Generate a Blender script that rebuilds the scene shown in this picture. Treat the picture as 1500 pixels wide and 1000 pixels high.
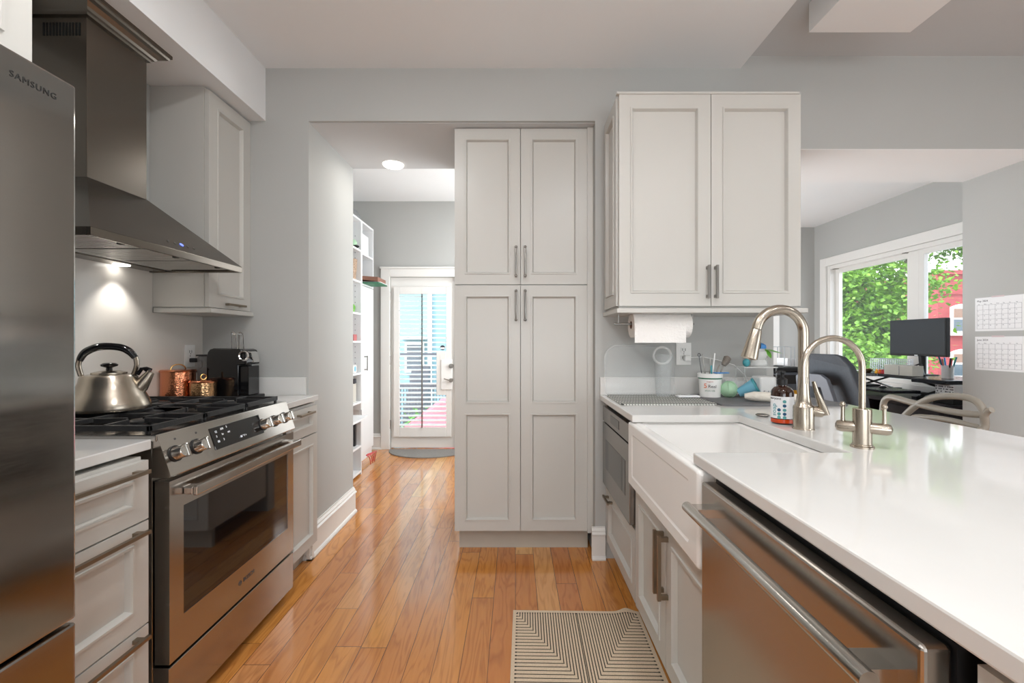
import bpy, bmesh, math, random
from mathutils import Vector, Matrix
random.seed(7)
scene = bpy.context.scene
for o in list(bpy.data.objects): bpy.data.objects.remove(o)
C = scene.collection
V = Vector
# ------------------------------------------------------------------ camera
FPX, VPX, ZC = 650.0, 755.0, 1.211
cd = bpy.data.cameras.new('camera'); cam = bpy.data.objects.new('camera', cd); C.objects.link(cam)
cam.location = (0, 0, ZC); cam.rotation_euler = (math.pi/2, 0, 0)
cd.sensor_width = 36; cd.lens = 36*FPX/1500; cd.shift_x = -(VPX-750)/1500; cd.clip_start = 0.02
scene.camera = cam
def at(px, py, Y): return V(((px-VPX)*Y/FPX, Y, ZC-(py-500)*Y/FPX))
def PX(px, Y): return (px-VPX)*Y/FPX
def PZ(py, Y): return ZC-(py-500)*Y/FPX
# ------------------------------------------------------------------ world, sun, exposure
w = bpy.data.worlds.new('sky'); scene.world = w; w.use_nodes = True
nt = w.node_tree; bg = nt.nodes['Background']
tc = nt.nodes.new('ShaderNodeTexCoord'); sp = nt.nodes.new('ShaderNodeSeparateXYZ'); cr = nt.nodes.new('ShaderNodeValToRGB')
nt.links.new(tc.outputs['Generated'], sp.inputs[0]); nt.links.new(sp.outputs['Z'], cr.inputs[0])
cr.color_ramp.elements[0].color = (.95,.97,1,1); cr.color_ramp.elements[1].color = (.62,.80,1,1)
nt.links.new(cr.outputs[0], bg.inputs['Color']); bg.inputs['Strength'].default_value = 3.0
sd = bpy.data.lights.new('sun', 'SUN'); sd.energy = 5.0; sd.angle = .02; sd.color = (1,.96,.9)
so = bpy.data.objects.new('sun', sd); C.objects.link(so)
so.rotation_euler = V((.75,.45,-1.0)).to_track_quat('-Z','Y').to_euler()
vs = scene.view_settings; vs.view_transform = 'Standard'; vs.look = 'None'; vs.gamma = 1; vs.exposure = 0.24; vs.use_curve_mapping = False
def area(name, loc, d, sx, sy, e, col=(1,1,1)):
    l = bpy.data.lights.new(name, 'AREA'); l.shape = 'RECTANGLE'; l.size = sx; l.size_y = sy; l.energy = e; l.color = col
    o = bpy.data.objects.new(name, l); C.objects.link(o); o.location = loc
    o.rotation_euler = V(d).to_track_quat('-Z','Y').to_euler(); return o
area('fill_front', (.5,-3.1,1.45), (0,1,.38), 3.6, 1.9, 106, (.91,.965,1))  # added fill light by the front wall; no window there
area('fill_dining_side', (4.1,-.6,1.4), (-1,0,.35), 2.6, 1.7, 40, (.88,.95,1))  # fill panel added on the dining side, not a modelled window
area('fill_office', (.60,4.3,1.10), (1,-.2,.4), 1.9, 1.7, 88, (.93,.97,1))  # unseen fill added behind the pantry to brighten the office
area('fill_mudroom', (.40,4.2,1.5), (-1,0,0), 1.3, 1.5, 26, (.95,.98,1))  # hidden fill panel added to brighten the mudroom
# ------------------------------------------------------------------ materials
def srgb(r,g,b):
    f = lambda c: ((c/255+.055)/1.055)**2.4 if c/255 > .04045 else c/255/12.92
    return (f(r), f(g), f(b), 1)
def mat(name, col, rough=.5, metal=0, noise=.03, nscale=6, bump=0, bscale=60, stretch=None, spec=None, coat=0, trans=0, emit=None, alpha=None, rnoise=0, ior=None):
    m = bpy.data.materials.new(name); m.use_nodes = True; t = m.node_tree; b = t.nodes['Principled BSDF']
    c = srgb(*col)
    b.inputs['Roughness'].default_value = rough; b.inputs['Metallic'].default_value = metal
    if spec is not None: b.inputs['Specular IOR Level'].default_value = spec
    if ior: b.inputs['IOR'].default_value = ior
    if coat: b.inputs['Coat Weight'].default_value = coat; b.inputs['Coat Roughness'].default_value = .08
    if trans: b.inputs['Transmission Weight'].default_value = trans
    if alpha is not None: b.inputs['Alpha'].default_value = alpha
    if emit:
        b.inputs['Emission Color'].default_value = c; b.inputs['Emission Strength'].default_value = emit
    co = t.nodes.new('ShaderNodeTexCoord'); mp = t.nodes.new('ShaderNodeMapping'); t.links.new(co.outputs['Object'], mp.inputs[0])
    if stretch: mp.inputs['Scale'].default_value = stretch
    n = t.nodes.new('ShaderNodeTexNoise'); n.inputs['Scale'].default_value = nscale; n.inputs['Detail'].default_value = 4
    t.links.new(mp.outputs[0], n.inputs['Vector'])
    r = t.nodes.new('ShaderNodeValToRGB'); t.links.new(n.outputs[0], r.inputs[0])
    r.color_ramp.elements[0].position = .3; r.color_ramp.elements[1].position = .7
    r.color_ramp.elements[0].color = tuple(x*(1-noise) for x in c[:3])+(1,)
    r.color_ramp.elements[1].color = tuple(min(1,x*(1+noise)) for x in c[:3])+(1,)
    t.links.new(r.outputs[0], b.inputs['Base Color'])
    if rnoise:
        mr = t.nodes.new('ShaderNodeMapRange'); t.links.new(n.outputs[0], mr.inputs[0])
        mr.inputs[3].default_value = rough-rnoise; mr.inputs[4].default_value = rough+rnoise; t.links.new(mr.outputs[0], b.inputs['Roughness'])
    if bump:
        n2 = t.nodes.new('ShaderNodeTexNoise'); n2.inputs['Scale'].default_value = bscale; t.links.new(mp.outputs[0], n2.inputs['Vector'])
        bp = t.nodes.new('ShaderNodeBump'); bp.inputs['Strength'].default_value = bump; bp.inputs['Distance'].default_value = .01
        t.links.new(n2.outputs[0], bp.inputs['Height']); t.links.new(bp.outputs[0], b.inputs['Normal'])
    return m
class G:   # tiny node expression helper
    def __init__(s, t): s.t = t
    def m(s, op, a, b=None, c=None):
        n = s.t.nodes.new('ShaderNodeMath'); n.operation = op
        for i, x in enumerate((a, b, c)):
            if x is None: continue
            if isinstance(x, (int, float)): n.inputs[i].default_value = x
            else: s.t.links.new(x, n.inputs[i])
        return n.outputs[0]
    def ramp(s, f, stops, interp='LINEAR'):
        r = s.t.nodes.new('ShaderNodeValToRGB'); r.color_ramp.interpolation = interp
        e = r.color_ramp.elements
        while len(e) < len(stops): e.new(.5)
        for i, (p, c) in enumerate(stops): e[i].position = p; e[i].color = c
        s.t.links.new(f, r.inputs[0]); return r.outputs[0]
    def mix(s, f, a, b, mode='MIX'):
        n = s.t.nodes.new('ShaderNodeMix'); n.data_type = 'RGBA'; n.blend_type = mode
        for i, x in ((0, f), (6, a), (7, b)):
            if isinstance(x, (int, float, tuple)): n.inputs[i].default_value = x
            else: s.t.links.new(x, n.inputs[i])
        return n.outputs[2]
def base(name, rough=.5):
    m = bpy.data.materials.new(name); m.use_nodes = True; t = m.node_tree; b = t.nodes['Principled BSDF']; b.inputs['Roughness'].default_value = rough
    co = t.nodes.new('ShaderNodeTexCoord'); s = t.nodes.new('ShaderNodeSeparateXYZ'); t.links.new(co.outputs['Object'], s.inputs[0])
    return m, t, b, G(t), s.outputs[0], s.outputs[1], s.outputs[2], co.outputs['Object']
def floor_mat():
    m, t, b, g, x, y, z, co = base('oak_strip_flooring', .17)
    W, L = .102, 1.45
    row = g.m('FLOOR', g.m('DIVIDE', x, W))
    wn = t.nodes.new('ShaderNodeTexWhiteNoise'); wn.noise_dimensions = '1D'; t.links.new(row, wn.inputs['W'])
    yy = g.m('ADD', g.m('DIVIDE', y, L), g.m('MULTIPLY', wn.outputs['Value'], 7.31))
    idx = g.m('FLOOR', yy)
    wn2 = t.nodes.new('ShaderNodeTexWhiteNoise'); wn2.noise_dimensions = '1D'; t.links.new(g.m('ADD', g.m('MULTIPLY', row, 17.13), g.m('MULTIPLY', idx, 3.71)), wn2.inputs['W'])
    rnd = wn2.outputs['Value']
    tone = g.ramp(rnd, [(0, srgb(190,120,66)), (.3, srgb(204,136,64)), (.6, srgb(212,146,76)), (.85, srgb(196,128,64)), (.93, srgb(200,134,80)), (1, srgb(224,172,106))])
    cb = t.nodes.new('ShaderNodeCombineXYZ'); t.links.new(g.m('MULTIPLY', x, 10), cb.inputs[0]); t.links.new(g.m('ADD', g.m('MULTIPLY', y, 1.15), g.m('MULTIPLY', rnd, 57)), cb.inputs[1]); t.links.new(g.m('MULTIPLY', rnd, 91), cb.inputs[2])
    n = t.nodes.new('ShaderNodeTexNoise'); n.inputs['Scale'].default_value = 1; n.inputs['Detail'].default_value = 3; n.inputs['Distortion'].default_value = .6; t.links.new(cb.outputs[0], n.inputs['Vector'])
    rings = g.m('FRACT', g.m('MULTIPLY', n.outputs[0], 10))
    grain = g.ramp(rings, [(0, (.62,.52,.44,1)), (.25, (1,1,1,1)), (.7, (1,1,1,1)), (1, (.64,.54,.46,1))])
    n3 = t.nodes.new('ShaderNodeTexNoise'); n3.inputs['Scale'].default_value = 9; n3.inputs['Detail'].default_value = 5; t.links.new(cb.outputs[0], n3.inputs['Vector'])
    fib = g.ramp(n3.outputs[0], [(.3, (.9,.87,.84,1)), (.7, (1.0,1.0,1.0,1))])
    col = g.mix(.6, tone, g.mix(1.0, tone, grain, 'MULTIPLY')); col = g.mix(.8, col, g.mix(1.0, col, fib, 'MULTIPLY'))
    fx = g.m('FRACT', g.m('DIVIDE', x, W)); fy = g.m('FRACT', yy)
    ex = g.m('MULTIPLY', g.m('MINIMUM', fx, g.m('SUBTRACT', 1, fx)), W); ey = g.m('MULTIPLY', g.m('MINIMUM', fy, g.m('SUBTRACT', 1, fy)), L)
    gap = g.m('LESS_THAN', g.m('MINIMUM', ex, ey), .0011)
    col = g.mix(gap, col, srgb(80,46,24)); t.links.new(col, b.inputs['Base Color'])
    t.links.new(g.m('ADD', .10, g.m('MULTIPLY', n3.outputs[0], .10)), b.inputs['Roughness'])
    bp = t.nodes.new('ShaderNodeBump'); bp.inputs['Strength'].default_value = .25; bp.inputs['Distance'].default_value = .002
    t.links.new(g.m('SUBTRACT', g.m('MULTIPLY', n3.outputs[0], .12), gap), bp.inputs['Height']); t.links.new(bp.outputs[0], b.inputs['Normal'])
    b.inputs['Specular IOR Level'].default_value = .5; b.inputs['Coat Weight'].default_value = .5; b.inputs['Coat Roughness'].default_value = .09
    return m
def rug_mat(w):   # nested L shaped stitched lines mirrored about the middle; object origin = far left corner, y runs negative
    m, t, b, g, x, y, z, co = base('striped_rug_weave', .95)
    x1 = g.m('SUBTRACT', x, .014); a = g.m('DIVIDE', g.m('MINIMUM', x1, g.m('SUBTRACT', w-.028, x1)), .0112)
    yb = g.m('DIVIDE', g.m('SUBTRACT', g.m('MULTIPLY', y, -1), .016), .0188)
    mx = g.m('MAXIMUM', a, yb); f = g.m('ABSOLUTE', g.m('SUBTRACT', g.m('FRACT', mx), .5))
    isx = g.m('GREATER_THAN', a, yb)
    th = g.m('ADD', .11, g.m('MULTIPLY', isx, .06))
    line = g.m('LESS_THAN', f, th)
    end = g.m('MINIMUM', g.m('MULTIPLY', a, .0112), g.m('MULTIPLY', yb, .0188))
    inside = g.m('GREATER_THAN', end, 0)
    dot = g.m('LESS_THAN', g.m('ABSOLUTE', g.m('SUBTRACT', end, .003)), .004)
    dotl = g.m('MULTIPLY', dot, g.m('LESS_THAN', f, g.m('MULTIPLY', th, 1.7)))
    k = g.m('MULTIPLY', g.m('MAXIMUM', line, dotl), inside)
    n = t.nodes.new('ShaderNodeTexNoise'); n.inputs['Scale'].default_value = 300; t.links.new(co, n.inputs['Vector'])
    bgc = g.ramp(n.outputs[0], [(.3, srgb(198,176,150)), (.7, srgb(220,200,174))])
    t.links.new(g.mix(k, bgc, srgb(48,42,38)), b.inputs['Base Color'])
    bp = t.nodes.new('ShaderNodeBump'); bp.inputs['Strength'].default_value = .5; bp.inputs['Distance'].default_value = .003
    t.links.new(n.outputs[0], bp.inputs['Height']); t.links.new(bp.outputs[0], b.inputs['Normal'])
    return m
def check_mat():  # woven grey and white drying mat
    m, t, b, g, x, y, z, co = base('woven_dish_mat', .9)
    u = g.m('SINE', g.m('MULTIPLY', g.m('ADD', x, g.m('MULTIPLY', y, .28)), 230)); v = g.m('SINE', g.m('MULTIPLY', g.m('SUBTRACT', x, g.m('MULTIPLY', y, .28)), 230))
    k = g.m('MULTIPLY', u, v)
    t.links.new(g.ramp(k, [(-.0, srgb(96,98,94)), (.22, srgb(214,214,208))]), b.inputs['Base Color']); return m
def brick_mat():
    m, t, b, g, x, y, z, co = base('painted_brick', .8)
    cb = t.nodes.new('ShaderNodeCombineXYZ'); t.links.new(g.m('ADD', x, y), cb.inputs[0]); t.links.new(z, cb.inputs[1])
    br = t.nodes.new('ShaderNodeTexBrick'); br.inputs['Scale'].default_value = 1; br.inputs['Brick Width'].default_value = .24; br.inputs['Row Height'].default_value = .08; br.inputs['Mortar Size'].default_value = .006
    br.inputs['Color1'].default_value = srgb(164,76,76); br.inputs['Color2'].default_value = srgb(152,68,70); br.inputs['Mortar'].default_value = srgb(134,62,64)
    t.links.new(cb.outputs[0], br.inputs['Vector']); t.links.new(br.outputs[0], b.inputs['Base Color']); return m
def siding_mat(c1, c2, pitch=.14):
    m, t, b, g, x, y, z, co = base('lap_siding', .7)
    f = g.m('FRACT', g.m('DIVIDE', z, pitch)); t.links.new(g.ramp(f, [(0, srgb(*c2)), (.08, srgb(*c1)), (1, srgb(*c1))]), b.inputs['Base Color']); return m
def leaf_mat():
    m, t, b, g, x, y, z, co = base('maple_leaves', .55)
    oi = t.nodes.new('ShaderNodeTexNoise'); oi.inputs['Scale'].default_value = 5.5; oi.inputs['Detail'].default_value = 8; oi.inputs['Roughness'].default_value = .8; t.links.new(co, oi.inputs['Vector'])
    t.links.new(g.ramp(oi.outputs[0], [(.34, srgb(52,90,22)), (.5, srgb(108,156,44)), (.66, srgb(166,204,78))]), b.inputs['Base Color'])
    b.inputs['Transmission Weight'].default_value = 0
    tr = t.nodes.new('ShaderNodeBsdfTranslucent'); tr.inputs[0].default_value = srgb(110,150,44); mx = t.nodes.new('ShaderNodeMixShader'); mx.inputs[0].default_value = .35
    t.links.new(b.outputs[0], mx.inputs[1]); t.links.new(tr.outputs[0], mx.inputs[2]); t.links.new(mx.outputs[0], t.nodes['Material Output'].inputs[0]); return m
def hammered(name, col):
    m, t, b, g, x, y, z, co = base(name, .22)
    b.inputs['Metallic'].default_value = 1; b.inputs['Base Color'].default_value = srgb(*col)
    v = t.nodes.new('ShaderNodeTexVoronoi'); v.inputs['Scale'].default_value = 130; t.links.new(co, v.inputs['Vector'])
    bp = t.nodes.new('ShaderNodeBump'); bp.inputs['Strength'].default_value = .5; bp.inputs['Distance'].default_value = .0012; t.links.new(v.outputs[0], bp.inputs['Height']); t.links.new(bp.outputs[0], b.inputs['Normal'])
    return m
def clear(name, col=(240,245,245), a=.28, rough=.08):
    m = mat(name, col, rough, 0, .02, alpha=a, spec=.6); return m
M = dict(
 fsteel=mat('refrigerator_steel', (160,156,151), .13, 1, .012, 30, stretch=(1,1,12), rnoise=.02),
 wall=mat('grey_wall_paint', (182,182,179), .7, noise=.012, nscale=2, bump=.05, bscale=160),
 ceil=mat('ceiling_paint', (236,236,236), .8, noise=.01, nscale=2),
 ceild=mat('pale_grey_ceiling', (203,204,205), .8, noise=.01, nscale=2), shadowb=mat('black_slot', (8,8,8), .9),
 trim=mat('white_trim_paint', (232,230,226), .35, noise=.01),
 cab=mat('greige_cabinet_paint', (197,194,188), .32, noise=.012, nscale=3),
 quartz=mat('white_quartz', (218,216,213), .07, noise=.02, nscale=5, spec=.6),
 slab=mat('quartz_backsplash', (218,213,206), .2, noise=.03, nscale=4),
 floor=floor_mat(),
 steel=mat('brushed_stainless', (178,173,167), .2, 1, .012, 30, stretch=(1,1,12), rnoise=.012),
 steelh=mat('polished_stainless', (190,186,180), .18, 1, .03),
 dsteel=mat('dark_hood_steel', (116,109,101), .26, 1, .01, 30, stretch=(1,1,12)),
 msteel=mat('dark_steel_microwave', (150,147,144), .26, 1, .01, 30, stretch=(1,1,12)),
 nickel=mat('brushed_nickel', (182,172,158), .26, 1, .03, 30),
 pull=mat('bronze_nickel_pull', (150,138,122), .34, 1, .04, 20),
 pullg=mat('satin_grey_pull', (150,147,142), .3, 1, .03, 20),
 chrome=mat('chrome', (225,225,225), .08, 1, .01),
 black=mat('gloss_black', (14,14,16), .08, 0, .05, spec=.6),
 blackm=mat('matt_black', (20,20,22), .5, 0, .1),
 iron=mat('cast_iron', (26,26,28), .42, 0, .15, 40, bump=.2, bscale=300),
 glassb=mat('dark_oven_glass', (18,18,20), .04, 0, .02, spec=.9),
 porcelain=mat('white_fireclay', (240,238,235), .1, 0, .01, spec=.6),
 white=mat('white_plastic', (238,237,234), .3, 0, .01),
 melamine=mat('white_melamine', (236,237,238), .45, 0, .01),
 paper=mat('white_paper', (240,240,241), .9, 0, .01, bump=.1, bscale=200),
 towel=mat('paper_towel', (244,240,236), .95, 0, .01, bump=.4, bscale=90),
 ink=mat('grey_ink', (120,120,126), .8), inkd=mat('dark_ink', (60,60,66), .8), inkr=mat('red_ink', (190,110,110), .8), tape=mat('washi_tape', (214,196,198), .7),
 lit=mat('white_lettering', (215,218,222), .4, emit=.25),
 lamp=mat('lamp_lens', (255,250,240), .5, emit=14), lampd=mat('puck_lens', (255,250,240), .5, emit=3),
 hoodled=mat('hood_lamp_lens', (255,252,245), .5, emit=9), blueled=mat('blue_button_light', (110,130,255), .4, emit=1.2),
 shadow=mat('dark_recess', (40,38,36), .8),
 toe=mat('toe_kick', (180,172,160), .5),
 copper=hammered('hammered_copper', (226,150,112)), copperp=mat('smooth_copper', (222,142,104), .22, 1, .04), brass=hammered('hammered_pale_copper', (214,172,128)), gold=mat('gold_ring', (212,170,108), .2, 1),
 amber=mat('amber_glass', (48,22,10), .1, 0, .1, spec=.7), amberl=mat('amber_liquid', (196,66,24), .12, 0, .2, 20),
 grey=mat('grey_rubber', (112,112,114), .7), greyp=mat('grey_plastic', (96,100,108), .5), chairb=mat('chair_mesh_fabric', (58,63,70), .65, 0, .1, 60),
 taupe=mat('taupe_polymer', (158,150,138), .38, 0, .02), screen=mat('monitor_screen', (52,58,64), .25, 0, .02),
 deskb=mat('black_desk', (26,28,34), .22, 0, .1), deskd=mat('dark_wood_desk', (44,38,42), .4, 0, .2, 12),
 mat_grey=mat('charcoal_doormat', (140,137,133), .95, 0, .25, 180, bump=.5, bscale=400),
 green=mat('pale_green', (168,205,172), .4), dgreen=mat('deep_green', (46,120,86), .5), leafg=mat('leaf_green', (104,170,60), .4, 0, .15, 30),
 blue=mat('pale_blue', (118,182,206), .4), blued=mat('mid_blue', (60,136,206), .4), teal=mat('teal', (70,150,160), .5), navy=mat('navy_dot', (28,84,120), .6), tealdot=mat('teal_dot', (92,160,160), .6),
 cream=mat('cream_cloth', (226,220,208), .95, 0, .03, bump=.5, bscale=60), beige=mat('beige_box', (206,202,192), .6), brown=mat('brown_leather', (132,92,76), .6, 0, .15), red=mat('red_plastic', (205,70,74), .5), pinkr=mat('pink_red_boards', (226,110,122), .6, 0, .15, 10),
 orange=mat('orange_plastic', (228,112,52), .5), yellow=mat('yellow_plastic', (238,176,44), .5), wicker=mat('mottled_wicker', (176,150,128), .8, 0, .5, 90, bump=.8, bscale=120),
 wire=mat('grey_wire', (165,168,172), .35, .6), baffle=mat('baffle_steel', (215,214,210), .3, .55, .02), clear=clear('clear_plastic', a=.11), clearw=clear('milky_plastic', (240,240,238), a=.55, rough=.3), glass=clear('window_glass', (225,235,240), a=.06, rough=.02), smoke=clear('smoked_tank', (110,112,112), a=.6),
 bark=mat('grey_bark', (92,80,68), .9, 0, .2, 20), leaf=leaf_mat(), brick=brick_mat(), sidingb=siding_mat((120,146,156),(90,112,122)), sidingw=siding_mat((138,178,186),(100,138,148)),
 ground=mat('gravel_yard', (150,150,146), .9, 0, .2, 30), flesh=mat('warm_brass_tone', (190,160,120), .3, 1), bambi=mat('bristles', (120,112,104), .9, 0, .3, 200), panew=mat('dark_window_pane', (70,86,96), .1, 0, .1, spec=.8), blind=mat('brown_blind', (140,112,96), .7), checker=check_mat())
# ------------------------------------------------------------------ mesh helpers
class F:
    def __init__(s, o, u, v=(0,0,1)): s.o = V(o); s.u = V(u).normalized(); s.v = V(v).normalized(); s.n = s.u.cross(s.v)
    def p(s, a, b, c=0): return s.o + a*s.u + b*s.v + c*s.n
    def mtx(s, a, b, c):
        m = Matrix((s.u, s.v, s.n)).transposed().to_4x4(); m.translation = s.p(a,b,c); return m
M['fsteel'].node_tree.nodes['Principled BSDF'].inputs['Anisotropic'].default_value = .9
tn_ = M['fsteel'].node_tree.nodes.new('ShaderNodeTangent'); tn_.axis = 'Z'; M['fsteel'].node_tree.links.new(tn_.outputs[0], M['fsteel'].node_tree.nodes['Principled BSDF'].inputs['Tangent'])
M['fsteel'].node_tree.nodes['Principled BSDF'].inputs['Anisotropic Rotation'].default_value = 0.0
WF = F((0,0,0),(1,0,0),(0,1,0))
class MB:
    def __init__(s): s.b = bmesh.new()
    def quad(s, pts, closed=True): return s.b.faces.new([s.b.verts.new(p) for p in pts])
    def hexa(s, P):  # 8 pts bottom 4 (ccw) top 4
        v = [s.b.verts.new(p) for p in P]
        for f in ((3,2,1,0),(4,5,6,7),(0,1,5,4),(1,2,6,5),(2,3,7,6),(3,0,4,7)): s.b.faces.new([v[i] for i in f])
        return s
    def box(s, x0,x1,y0,y1,z0,z1): return s.hexa([(x0,y0,z0),(x1,y0,z0),(x1,y1,z0),(x0,y1,z0),(x0,y0,z1),(x1,y0,z1),(x1,y1,z1),(x0,y1,z1)])
    def fbox(s, f, a0,a1,b0,b1,c0,c1): return s.hexa([f.p(a0,b0,c0),f.p(a1,b0,c0),f.p(a1,b1,c0),f.p(a0,b1,c0),f.p(a0,b0,c1),f.p(a1,b0,c1),f.p(a1,b1,c1),f.p(a0,b1,c1)])
    def prism(s, pts, d):   # closed polygon pts extruded by vector d
        a = [s.b.verts.new(V(p)) for p in pts]; c = [s.b.verts.new(V(p)+V(d)) for p in pts]; n = len(a)
        s.b.faces.new(a[::-1]); s.b.faces.new(c)
        for i in range(n): s.b.faces.new((a[i],a[(i+1)%n],c[(i+1)%n],c[i]))
        return s
    def tube(s, pts, r, seg=10, closed=False, flat=1.0):
        pts = [V(p) for p in pts]; n = len(pts); rr = r if isinstance(r, (list,tuple)) else [r]*n
        rings = []; up = None
        for i in range(n):
            if closed: t = pts[(i+1)%n]-pts[i-1]
            else: t = pts[min(i+1,n-1)]-pts[max(i-1,0)]
            t.normalize()
            if up is None:
                up = V((0,0,1)) if abs(t.z) < .9 else V((1,0,0))
            up = (up - t*up.dot(t)).normalized(); sd = t.cross(up)
            rings.append([s.b.verts.new(pts[i]+rr[i]*(math.cos(k*2*math.pi/seg)*sd+flat*math.sin(k*2*math.pi/seg)*up)) for k in range(seg)])
        for i in range(n if closed else n-1):
            A, B = rings[i], rings[(i+1)%n]
            for k in range(seg): s.b.faces.new((A[k],A[(k+1)%seg],B[(k+1)%seg],B[k]))
        if not closed: s.b.faces.new(rings[0][::-1]); s.b.faces.new(rings[-1])
        return s
    def cyl(s, a, b, r, r2=None, seg=24): return s.tube([a,b], [r, r if r2 is None else r2], seg)
    def lathe(s, prof, o, ax=(0,0,1), seg=32):  # prof: (r, h); closes ends at r=0
        o = V(o); ax = V(ax).normalized(); e = V((1,0,0)) if abs(ax.x) < .9 else V((0,1,0)); e = (e-ax*e.dot(ax)).normalized(); g = ax.cross(e); R = []
        for r, h in prof:
            if r < 1e-6: R.append([s.b.verts.new(o+ax*h)])
            else: R.append([s.b.verts.new(o+ax*h+r*(math.cos(k*2*math.pi/seg)*e+math.sin(k*2*math.pi/seg)*g)) for k in range(seg)])
        for A, B in zip(R, R[1:]):
            for k in range(seg):
                j = (k+1) % seg
                if len(A) == 1 and len(B) == 1: continue
                if len(A) == 1: s.b.faces.new((A[0],B[j],B[k]))
                elif len(B) == 1: s.b.faces.new((A[k],A[j],B[0]))
                else: s.b.faces.new((A[k],A[j],B[j],B[k]))
        return s
    def ball(s, o, r, sc=(1,1,1), seg=16):
        n = 10; o = V(o); st = len(s.b.verts)
        prof = [(r*math.sin(math.pi*i/n), -r*math.cos(math.pi*i/n)) for i in range(n+1)]
        old = set(s.b.verts); s.lathe(prof, (0,0,0), seg=seg)
        for v in s.b.verts:
            if v not in old: v.co = V((v.co.x*sc[0], v.co.y*sc[1], v.co.z*sc[2])) + o
        return s
    def panel(s, f, w, h, th=.02, st=.055, splits=(), rail=.055, rec=.014, bead=.0045):
        """framed cabinet front: outer w x h, moulded recessed fields split at heights"""
        ys = [0] + list(splits) + [h]
        b = s.b
        for i in range(len(ys)-1):
            y0, y1 = ys[i], ys[i+1]; lo = rail if i == 0 else rail*.5; hi = rail if i == len(ys)-2 else rail*.5
            def ring(e, c): return [b.verts.new(f.p(a, bb, c)) for a, bb in ((st+e, y0+lo+e),(w-st-e, y0+lo+e),(w-st-e, y1-hi-e),(st+e, y1-hi-e))]
            o = [b.verts.new(f.p(a, bb, 0)) for a, bb in ((0,y0),(w,y0),(w,y1),(0,y1))]
            rs = [o, ring(0,0), ring(.001,bead), ring(.008,bead), ring(.011,-.002), ring(.015,-rec)]
            for A, B in zip(rs, rs[1:]):
                for k in range(4): b.faces.new((A[k],A[(k+1)%4],B[(k+1)%4],B[k]))
            b.faces.new(rs[-1])
        for q in (((0,0),(0,h)),((w,h),(w,0)),((0,h),(w,h)),((w,0),(0,0))):
            (a0,b0),(a1,b1) = q; s.quad([f.p(a0,b0,0),f.p(a1,b1,0),f.p(a1,b1,-th),f.p(a0,b0,-th)])
        s.quad([f.p(0,0,-th),f.p(0,h,-th),f.p(w,h,-th),f.p(w,0,-th)])
        bmesh.ops.remove_doubles(b, verts=b.verts, dist=1e-5)
        return s
    def square_pull(s, f, a, b, L, vert, proj=.032, t=.011):
        if vert:
            s.fbox(f, a-t/2, a+t/2, b, b+L, proj-t, proj); s.fbox(f, a-t/2, a+t/2, b+.004, b+.004+t*1.3, 0, proj-t); s.fbox(f, a-t/2, a+t/2, b+L-.004-t*1.3, b+L-.004, 0, proj-t)
        else:
            s.fbox(f, a, a+L, b-t/2, b+t/2, proj-t, proj); s.fbox(f, a+.012, a+.012+t*1.6, b-t/2, b+t/2, 0, proj-t); s.fbox(f, a+L-.012-t*1.6, a+L-.012, b-t/2, b+t/2, 0, proj-t)
        return s
def smoothp(p, n=6):
    p = [V(q) for q in p]; out = []
    P4 = [p[0]]+p+[p[-1]]
    for i in range(len(p)-1):
        a,b_,c,d = P4[i:i+4]
        for k in range(n):
            u = k/n; out.append(.5*((2*b_)+(c-a)*u+(2*a-5*b_+4*c-d)*u*u+(3*b_-a-3*c+d)*u**3))
    return out+[p[-1]]
ORG = {}
def link(o, parent=None):
    C.objects.link(o)
    if parent: o.parent = parent
    return o
def fin(name, mb, m, parent=None, org=None, bev=0, smooth=False, seg=2, weld=False, auto=35):
    me = bpy.data.meshes.new(name)
    if isinstance(mb, MB):
        b = mb.b; bmesh.ops.recalc_face_normals(b, faces=b.faces)
    else: b = mb
    if parent is not None: og = ORG[parent.name]
    else:
        if org is None:
            xs = [v.co for v in b.verts]; lo = [min(c[i] for c in xs) for i in range(3)]; hi = [max(c[i] for c in xs) for i in range(3)]
            org = ((lo[0]+hi[0])/2, (lo[1]+hi[1])/2, lo[2])
        og = V(org)
    for v in b.verts: v.co -= og
    if smooth:
        ca = math.cos(math.radians(auto))
        for f in b.faces: f.smooth = True
        for e in b.edges:
            if len(e.link_faces) == 2 and e.link_faces[0].normal.dot(e.link_faces[1].normal) < ca: e.smooth = False
    b.to_mesh(me); b.free(); me.materials.append(M[m] if isinstance(m, str) else m)
    o = bpy.data.objects.new(name, me); link(o, parent)
    if parent is None: o.location = og
    ORG[o.name] = og
    if bev:
        md = o.modifiers.new('bevel', 'BEVEL'); md.width = bev; md.segments = seg; md.limit_method = 'ANGLE'; md.angle_limit = math.radians(40); md.harden_normals = False
        if not smooth:
            for p in me.polygons: p.use_smooth = False
    return o
def tag(o, label, cat, group=None, kind=None):
    o['label'] = label; o['category'] = cat
    if group: o['group'] = group
    if kind: o['kind'] = kind
    return o
def thing(name, label, cat, loc, group=None):
    o = bpy.data.objects.new(name, None); link(o); o.location = loc; o.empty_display_size = .05; ORG[o.name] = V(loc); return tag(o, label, cat, group)
def struct(name, mb, m, parent=None, **k):
    o = fin(name, mb, m, parent, **({} if parent else {'org':(0,0,0)}), **k)
    if parent is None: o['kind'] = 'structure'
    return o
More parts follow.
